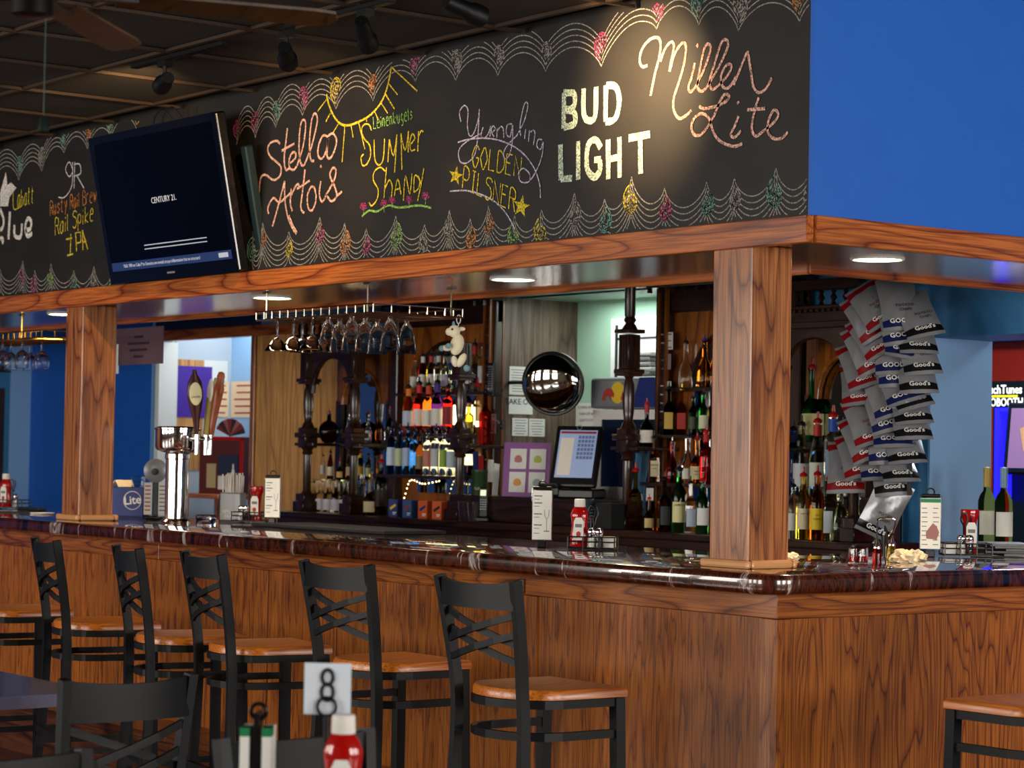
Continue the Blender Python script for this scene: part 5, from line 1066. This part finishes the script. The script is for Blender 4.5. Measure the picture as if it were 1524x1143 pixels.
def bag(col, px, py, yaw, roll, pitch, label, Y=2.04, z=None):
    p = PY(px, py, Y); R = RZ(yaw) @ RY(roll) @ RX(-pitch)
    t = thing('crisp_bag', label, 'crisp bag', (0, 0, 0), 0, 'crisp bags on the clip strips')
    m = M.Translation(p) @ R @ M.Translation((0, .02, .22)); t.matrix_world = m
    part('bag_body', bags[col], t)
    part('band_lettering', text_mesh(script[col], .030, inkw, bold=.0006), t, (.002, -.0215, -.220), FRONT)
    part('name_lettering', text_mesh('POTATO', .019, ink if col != 'red' else BC['red']), t, (.02, -.0305, -.150), FRONT); part('name_lettering', text_mesh('CHIPS', .019, ink), t, (.02, -.0305, -.172), FRONT)
    return t
COLS = {'red': ('left', [(1312, 470, .62), (1302, 489, .62), (1310, 514, .62), (1300, 539, .5), (1288, 562, .36), (1280, 589, .15), (1298, 647, .35), (1293, 670, .45), (1283, 696, .30), (1258, 720, .05)]),
        'blue': ('middle', [(1343, 477, .1), (1343, 498, .15), (1347, 520, -.2), (1332, 543, .05), (1337, 562, .05), (1346, 586, .35), (1328, 606, .35), (1325, 628, .3), (1329, 652, .05), (1322, 677, .05), (1310, 701, .05)]),
        'black': ('right', [(1376, 487, .25), (1368, 512, .0), (1374, 543, .1), (1368, 571, .05), (1361, 594, .3), (1360, 617, .1), (1360, 640, .05), (1350, 676, .1), (1342, 703, .05), (1330, 724, .1)])}
ORD2 = ORD + ['eleventh', 'twelfth']
for col, (side, L) in COLS.items():
    for i, (x, y, roll) in enumerate(L):
        bag(col, x, y, {'red': .72, 'blue': .85, 'black': 1.0}[col] + random.uniform(-.12, .12), -roll * .9, random.uniform(.5, .8), 'silver crisp bag with %s band, %s from top in the %s column' % (col, ORD2[i], side), {'red': 2.0, 'blue': 2.02, 'black': 2.06}[col] + .006 * i)
t = bag('black', 1303, 787, .9, .42, -.1, 'single crisp bag with black band leaning on the back counter', 2.12)
# ================================================================ recess, doorway, far room and other small things
def sheet(name, axis, v, x0, y0, x1, y1, mat, label, cat, lines=0, lm=None, words=None, eps=.002):
    """paper fixed to a wall plane, from two picture corners"""
    a, c = on(x0, y0, axis, v), on(x1, y1, axis, v); m = (a + c) / 2
    t = thing(name, label, cat, m); w = abs(c.y - a.y) if axis == 0 else abs(c.x - a.x); h = abs(a.z - c.z)
    if axis == 0: t.rotation_euler = (0, 0, pi / 2)
    t.location = m + (V((eps + .001, 0, 0)) if axis == 0 else V((0, -eps - .001, 0)))
    B().box((0, 0, 0), (w, .0012, h)).out('sheet', mat, t)
    if lines:
        b = B()
        for k in range(lines): b.box((random.uniform(-.03, .03) * w, -.001, h * (.38 - .76 * k / max(1, lines - 1))), (w * random.uniform(.55, .82), .0006, h * .22 / lines))
        b.out('print', lm or inkg, t)['kind'] = 'stuff'
    for s, zf, sz in (words or []): part('lettering', text_mesh(s, sz, lm or ink), t, (0, -.0016, zf * h), FRONT)
    return t
XP = -4.8265
sheet('notice_sheet', 0, XP, 758, 545, 783, 588, paper, 'grey printed sheet on the wood panel above the take-out sign', 'paper', 9)
sheet('notice_sheet', 0, XP, 757, 590, 792, 617, paper, 'handwritten take-out sign behind the convex mirror', 'sign', 0, ink, [('TAKE OUT', .2, .045)])
sheet('notice_sheet', 0, XP, 762, 622, 785, 649, paper, 'left of two small white sheets on the wood panel', 'paper', 6); sheet('notice_sheet', 0, XP, 787, 623, 810, 650, paper, 'right of two small white sheets on the wood panel', 'paper', 6)
sheet('notice_sheet', 1, RYB, 858, 600, 899, 640, paper, 'closing notice on the mint wall beside the drinks fridge', 'notice', 0, inkg, [('CLOSING BARTENDER', .34, .021), ('TURN OFF ALL ACT', .1, .021), ('LIGHTS & DOUBLE', -.14, .021)])
YS = PB - .061
sheet('note', 1, YS, 985, 495, 1002, 520, paper, 'small white note on the dark stile beside the recess', 'note', 3); sheet('photo', 1, YS, 986, 527, 999, 550, labm('9A8898'), 'small photograph below the white note', 'photo', 0); sheet('notice_sheet', 1, YS, 983, 568, 999, 615, paper, 'long price sheet behind the whisky bottles', 'paper', 12)
sheet('card', 1, YS, 727, 616, 738, 645, labm('B8B8B4'), 'small grey card below the remote control', 'card', 4)
p = PY(735, 565, YS); t = thing('remote_control', 'black and grey remote control fixed upright to the back bar', 'remote control', p - V((0, .012, .09)))
B().bx((-.026, -.012, 0), (.026, .010, .18), .004).out('body', blackp, t); B().bx((-.02, -.014, .02), (.02, -.012, .165), .001).out('face_plate', silver, t)
bm2 = B().box((0, 0, 0), (.007, .003, .006)).mesh('button', blackp)
for r_ in range(9):
    for q in range(4): part('button', bm2, t, (-.014 + q * .0095, -.015, .05 + r_ * .0125))
p = PY(746, 634, PB - .09); t = thing('spider_ornament', 'small dark spider ornament on the carved stile', 'ornament', p)
B().ball((0, 0, 0), .014, 10, 8, (1, .7, 1.3)).out('body', blackp, t, True)
for k in range(8):
    s = -1 if k < 4 else 1; a = -.9 + .6 * (k % 4); B().tube([(0, 0, 0), (s * .022, -.012, .012 + .02 * a), (s * .036, .004, -.012 + .034 * a)], .002, 5).out('leg', blackp, t)
# convex mirror
p = PY(823, 571, 2.32); n = (CP - p).normalized(); n = (n + V((-.15, -.28, -.12))).normalized()
t = thing('convex_mirror', 'round convex security mirror with black rim hung in the recess', 'mirror', p); mt = n.to_track_quat('Z', 'Y').to_matrix().to_4x4(); R_ = .155
B().lathe([(R_ * sin(a), R_ * 1.7 * cos(a) - R_ * 1.36) for a in [i / 10 * .64 for i in range(11)]][::-1] if False else [(R_ * sin(i / 10 * pi / 2), .055 * cos(i / 10 * pi / 2)) for i in range(10, -1, -1)], 36, mt, 1, 1, False).out('mirror_dome', pbr('mirror_dome', 'D8DAD8', .02, 1), t, True)
B().torus((0, 0, 0), R_ + .004, .009, mt, 36, 8).out('rim', blackp, t, True)
q = mt.inverted() @ V((0, 0, 0)); B().cyl((0, 0, 0), (-n * .03), R_ * .98, .05, 24).cyl(-n * .03, V((-4.82 - p.x, 2.5 - p.y, .02)), .01).out('back_shell', blackp, t)
# till screen and base
p = PY(853, 728, 2.26); p.z = 1.2055; t = thing('till_terminal', 'black touch-screen till on the middle ledge of the back bar', 'till', p, .55)
B().bx((-.13, -.06, 0), (.13, .14, .05), .01).bx((-.06, .08, .05), (.06, .13, .16), .01).out('base', blackp, t)
Rm = M.Translation((0, -.01, .05)) @ RX(-.35)
mo = B(); mo.box((0, 0, .17), (.25, .035, .33), None, .012, 2); o = mo.out('screen_housing', blackp, t, False); o.matrix_local = Rm
s_ = B().box((0, -.0185, .18), (.20, .002, .255)).out('screen', pbr('till_screen', '8A96B0', .2, emit='8A9AC0', es=.35), o)
B().box((-.055, -.0198, .165), (.07, .001, .20)).out('order_list', pbr('till_list', 'B8B0A4', .3, emit='B8B0A0', es=.35), s_)
B().box((0, -.0198, .295), (.19, .001, .012)).out('title_bar', inkr, s_)
km = B().box((0, 0, 0), (.014, .001, .016)).mesh('key', pbr('till_key', '5A6486', .3, emit='5A6486', es=.3))
for i in range(5):
    for j in range(6): part('key', km, s_, (.01 + i * .018, -.0199, .27 - j * .022))
B().torus((0, -.019, .322), .012, .002, RX(pi / 2)).out('camera_ring', silver, o)
p = PY(818, 738, 2.185); p.z = 1.2055; t = thing('receipt_printer', 'squat black receipt printer left of the till screen', 'printer', p, .7); B().bx((-.06, -.07, 0), (.06, .07, .07), .02, 2).out('body', blackp, t); B().bx((-.045, -.05, .07), (.045, -.04, .075)).out('paper_slot', matgrey, t)
# drink menu display board
p = PY(783, 735, 2.25); p.z = 1.2055; t = thing('menu_display', 'purple display folder with four drink pictures', 'display', p, .62)
B().box((0, 0, .14), (.25, .006, .28), RX(-.12)).out('back_board', mauve, t)
pic = [pbr('tulip_print', 'B86A6A', .5), pbr('lime_print', 'A8B84A', .5), pbr('pumpkin_print', 'D8922A', .5), pbr('leaf_print', '8A9A9A', .5)]
for k, (x, z) in enumerate(((-.045, .195), (.06, .195), (-.045, .075), (.06, .075))):
    c = B().box((x, -.006 - (.14 - z) * -.12 * -1, z), (.088, .003, .105), RX(-.12)).out('picture_card', paper, t)
    B().ball((x, -.009 - (.14 - z) * .12 * 1, z - .005), .022, 10, 8, (1, .05, 1.1)).out('picture', pic[k], c)
# glass-door drinks fridge
x0 = PY(882, 650, 2.56).x; x1 = -3.62; zt = PY(890, 610, 2.56).z; fr = thing('drinks_fridge', 'small silver glass-door drinks fridge in the recess', 'fridge', ((x0 + x1) / 2, 2.56, 1.2055)); hw = (x1 - x0) / 2; zt -= 1.2055
B().bx((-hw, .02, 0), (hw, .36, zt)).out('cabinet', silver, fr)
b = B().bx((-hw, 0, 0), (-hw + .07, .02, zt)).bx((hw - .05, 0, 0), (hw, .02, zt)).bx((-hw + .07, 0, 0), (hw - .05, .02, .06)).bx((-hw + .07, 0, zt - .05), (hw - .05, .02, zt)); d_ = b.out('door_frame', kwhite, fr)
B().bx((-hw + .07, .004, .06), (hw - .05, .012, zt - .05)).out('door_pane', pbr('fridge_glass', '1A2430', .08, coat=.5), d_)
hb = B().bx((-hw + .03, -.05, zt + .005), (hw + .02, .3, zt + .165), .02, 3).out('header', silver, fr)
B().lathe([(0, 0), (.055, 0), (.055, .002)], 20, M.Translation((-.02, -.0505, zt + .085)) @ RX(pi / 2)).out('sun_mark', yel, hb)
for s in (-1, 1):
    x = -.02 + s * .075; B().prism([(x - .05, -.03), (x - .035, .012), (x - .005, .03), (x + .03, .025), (x + .05, .0), (x + .045, -.02), (x + .028, -.012), (x + .02, -.035), (x + .008, -.012), (x - .02, -.014), (x - .03, -.036)], .002, M.Translation((0, -.0515, zt + .08)) @ RX(pi / 2)).out('bull_mark', inkr, hb)
B().prism([(.10, -.075), (hw - .01, -.075), (hw - .01, .075), (.15, .075), (.12, 0)], .0015, M.Translation((0, -.0505, zt + .085)) @ RX(pi / 2)).out('blue_panel', bluep, hb)
# folded cloths inside the white door and the blue rag
t = thing('cloth_stack', 'stack of grey folded cloths before the white door', 'cloths', (PY(961, 560, 2.9).x, 2.9, PY(961, 592, 2.9).z))
for k in range(9): B().box((random.uniform(-.01, .01), 0, .014 + k * .027), (.17, .09, .024), RY(random.uniform(-.06, .06)), .008, 2).out('cloth', pbr('cloth%d' % k, ['8A8A86', '6A6A68', 'A4A49E'][k % 3], .9), t)
B().bx((-.1, -.06, -.02), (.1, .06, 0)).out('shelf', white_p, t)
b = B(); rows = []
for j in range(14):
    r = []
    for i in range(13): u = i / 12; r.append(b.b.verts.new((-.045 + .09 * u + .01 * sin(j * .5), .018 * sin(u * 14 + j * .2), -.42 * j / 13)))
    rows.append(r)
for j in range(13):
    for i in range(12): b.b.faces.new((rows[j][i], rows[j][i + 1], rows[j + 1][i + 1], rows[j + 1][i]))
o = b.out('bar_towel', pbr('towel_blue', '4A7CA0', .95, sheen=.3), None, True, PY(953, 640, 2.33)); tag(o, 'light blue bar towel hanging right of the carved column', 'towel'); o.modifiers.new('thickness', 'SOLIDIFY').thickness = .004
# things on the left part of the back counter
def gum(px, col, mat2, label):
    p = PY(px, 772, 2.12); t = thing('mixer_box', label, 'box', (p.x, 2.15, 1.0705), .25, 'boxes on the back counter')
    B().bx((-.032, -.03, 0), (.032, .03, .095), .001).out('carton', col, t); B().prism([(-.022, .05), (.018, .072), (.024, .06), (-.016, .036)], .0008, M.Translation((0, -.0303, 0)) @ RX(pi / 2)).out('print', mat2, t); B().bx((-.0, -.0312, .02), (.025, -.0303, .026)).bx((.0, -.0312, .012), (.02, -.0303, .016)).out('small_print', inkw, t)
gum(583, bluep, yel, 'blue drink mix box, leftmost of the four boxes'); gum(604, pbr('box_blue_red', '2A5A9A', .5), inkr, 'blue and red drink mix box, second of the four'); gum(627, orange, bluep, 'orange and blue drink mix box, third of the four'); gum(648, orange, ink, 'orange drink mix box, rightmost of the four')
o = B().lathe([(0, 0), (.042, 0), (.042, .25), (.043, .252), (.043, .268), (0, .27)], 20).out('canister', pbr('dark_green_tin', '24401E', .4), None, True, (PY(713, 765, 2.2).x, 2.2, 1.0705)); tag(o, 'tall dark green canister on the back counter', 'canister')
part('lettering', text_mesh('lish', .024, labm('D8D2A8')), o, (.026, -.034, .17), (pi / 2, 0, .65))
def tumbler(px, Y, label):
    t = thing('tumbler', label, 'glass', (PY(px, 772, Y).x, Y, 1.0705), 0, 'tumblers on the back counter')
    B().lathe([(0, 0), (.026, 0), (.028, .004), (.038, .10), (.0365, .10), (.026, .008), (0, .008)], 14, None, 1, 1, False).out('glass', glass, t, True)
tumbler(691, 2.13, 'clear tumbler left of two before the green canister'); tumbler(705, 2.085, 'clear tumbler right of two before the green canister')
p = (PY(719, 774, 2.12).x, 2.12, 1.0705); t = thing('cordless_phone', 'black cordless phone standing in its cradle', 'phone', p, .7)
B().bx((-.035, -.035, 0), (.035, .045, .025), .006).out('cradle', blackp, t); B().box((0, .005, .10), (.045, .024, .16), RX(-.12), .008, 2).out('handset', blackp, t); B().box((0, -.008, .15), (.03, .003, .03), RX(-.12)).out('display', ledw if False else pbr('phone_display', 'D8E0C0', .3, emit='E0E8C0', es=.6), t)
bm3 = B().box((0, 0, 0), (.008, .003, .006)).mesh('button', silver)
for r_ in range(5):
    for q in range(3): part('button', bm3, t, (-.012 + q * .012, -.010 - .0015 * r_ * -1, .065 + r_ * .012))
for k, (px, c, h, l) in enumerate(((708, bluep, .17, 'blue booklet behind the green canister'), (716, redp, .15, 'red booklet behind the green canister'), (730, paper, .12, 'short white slip beside the cordless phone'), (738, paper, .19, 'long white slip beside the cordless phone'))):
    zt = PY(px, 672 + 6 * k, 2.36).z; o = B().box((0, 0, 0), (.045, .006, h), RY(.06 * (k - 1.5))).out('booklet' if k < 2 else 'receipt_slip', c, None, False, (PY(px, 700, 2.36).x, 2.36, zt - h / 2)); tag(o, l, 'booklet' if k < 2 else 'paper slip')
# doorway on the left
XD_ = -8.7485
sheet('notice_board', 0, XD_, 254, 534, 300, 700, oak_wall, 'tall oak board on the wall inside the left doorway', 'board'); sheet('poster', 0, XD_ + .004, 262, 544, 314, 622, purple, 'purple poster on the board inside the left doorway', 'poster')
sheet('notice_sheet', 0, XD_, 304, 536, 338, 570, white_p, 'white panel above the left doorway notice', 'paper')
sheet('notice_sheet', 0, XD_, 316, 567, 339, 621, paperw, 'left peach notice with red writing inside the doorway', 'notice', 5, inkr); sheet('notice_sheet', 1, yb, 345, 568, 381, 621, paperw, 'right peach notice with red writing inside the doorway', 'notice', 5, inkr)
p = PY(328, 735, 2.75); zt = p.z; t = thing('side_table', 'small wooden table inside the left doorway', 'table', (p.x - .05, 2.75, 0))
B().bx((-.30, -.14, zt - .03), (.26, .2, zt), .004).out('table_top', oak_x, t)
for x in (-.25, .2):
    for y in (-.1, .16): B().bx((x - .02, y - .02, 0), (x + .02, y + .02, zt - .03)).out('leg', oak_z, t)
p2 = PY(368, 650, 2.78); t2 = thing('display_box', 'dark red advertising display box on the doorway table', 'display', (p.x, 2.78, zt), .35); hB = PY(335, 650, 2.78).z - zt
B().bx((-.19, -.04, 0), (.19, .04, hB), .003).out('box', pbr('maroon_box', '5A0E12', .5), t2); B().bx((.165, -.046, .1), (.19, -.04, hB)).bx((-.19, -.046, hB - .025), (.19, -.04, hB)).out('red_trim', redp, t2)
c = B().bx((-.02, -.045, .13), (.15, -.041, .26)).out('picture', pbr('ad_navy', '1A2448', .5), t2); B().bx((-.12, -.045, .04), (-.04, -.041, .20)).out('picture', pbr('ad_cream', 'B8A878', .5), t2); B().bx((-.02, -.045, .03), (.07, -.041, .12)).out('picture', paper, t2)
B().lathe([(0, 0), (.012, 0), (.014, .05), (.006, .07), (.006, .1), (0, .1)], 10, M.Translation((.11, -.048, .10)), 1, .3).out('bottle_print', kwhite, t2, True)
t3 = thing('cloth_rosette', 'pleated dark red fan rosette on top of the display box', 'decoration', (p.x + .06, 2.78, zt + hB + .002), .5)
for k in range(8):
    a = rad(20 + 18 * k); B().prism([(0, 0), (.12 * cos(a - .16), .12 * sin(a - .16)), (.12 * cos(a + .16), .12 * sin(a + .16))], .006, M.Translation((0, .004 * (k % 2), 0)) @ RX(pi / 2)).out('pleat', pbr('pleat%d' % k, ['3A1A1E', '7A3034', '9A5A58'][k % 3], .8), t3)
o = B().torus((0, 0, 0), .02, .004, RX(pi / 2)).cyl((0, 0, -.02), (0, 0, -.16), .003).box((0, 0, -.17), (.06, .01, .015)).out('door_hook', steel_m, None, False, PX(262, 500, -8.735)); tag(o, 'thin wire hook hanging in the left doorway', 'hook')
# light switch and cord on the far post side
o = B().bx((0, -.006, 0), (.02, .0, .16)).out('wall_cable_cover', white_p, None, False, PY(174, 556, .86) + V((0, 0, 0))); tag(o, 'slim white cover strip beside the far oak post', 'cable cover')
# photo booth in the far room
JY = 4.0; x0 = PY(1457, 600, JY).x; jb = thing('photo_booth', 'black photo booth with blue light frame behind the right opening', 'photo booth', (x0, JY, 0)); z = lambda py: PY(1490, py, JY).z
B().bx((0, .1, 0), (1.1, .7, z(566)), .01).out('cabinet', blackp, jb)
sg = B().bx((-.02, .02, z(606)), (.42, .1, z(567))).out('sign_box', pbr('sign_black', '0A0A0C', .3), jb)
lw = pbr('sign_letters', 'F0F0E8', .4, emit='F0F0E0', es=1.2)
part('lettering', text_mesh('TouchTunes', .062, lw, bold=.001, sx=.9), sg, (.125, .0185, z(580)), FRONT); part('lettering', text_mesh('PHOTOBOOTH', .060, lw, bold=.001, sx=.82), sg, (.10, .0185, z(599)), FRONT)
B().bx((-.02, .016, z(591)), (.235, .02, z(588))).out('sign_line', pbr('sign_yellow', 'F0D820', .4, emit='F0D820', es=1.0), sg)
xa = PY(1480, 650, JY).x - x0
B().bx((xa, .0, z(745)), (xa + .03, .1, z(612))).bx((xa, .0, z(612)), (xa + .6, .1, z(607))).out('light_frame', bluel, jb)
m_ = B().box((0, 0, 0), (.42, .05, .36), None, .01).out('monitor', blackp, jb); m_.location = (xa + .34, -.03, z(653)); m_.rotation_euler = (-.12, .0, .12)
c = B().box((0, -.026, 0), (.36, .002, .30)).out('screen', pbr('booth_screen', '7A5A78', .3, emit='8A6488', es=.5), m_); B().box((-.03, -.0275, .01), (.16, .001, .12), RY(-.25)).out('screen_picture', pbr('booth_pic', 'B8845A', .4, emit='B8845A', es=.4), c)
B().bx((xa + .12, -.06, z(703)), (xa + .6, .1, z(698))).out('ledge', bluel, jb); B().bx((xa + .30, .085, z(722)), (xa + .40, .1, z(715))).out('card_slot', pbr('slot_light', 'A0D0F0', .3, emit='90C8F0', es=1), jb)

# small things between the caddy and the till
p = PY(876, 790, 1.98); t = thing('stirrer_cup', 'dark grey striped cup behind the mid-bar ketchup', 'cup', (PY(876, 790, 2.10).x, 2.10, 1.0705), .9)
B().lathe([(0, 0), (.03, 0), (.042, .14), (.040, .14), (.029, .006), (0, .006)], 16, None, 1, 1, False).out('cup', pbr('smoke_cup', '2A3440', .2, coat=.4), t, True)
for k in range(6): B().box((0, -.0352 - .0, .03 + k * .015), (.04, .001, .004)).out('stripe', inkg, t)
o = B().bx((-.06, -.05, 0), (.06, .05, .125), .008, 2).out('black_bin', rubber, None, False, (PY(908, 790, 2.10).x, 2.10, 1.0705)); tag(o, 'squat black bin left of the square whiskey bottle', 'bin')
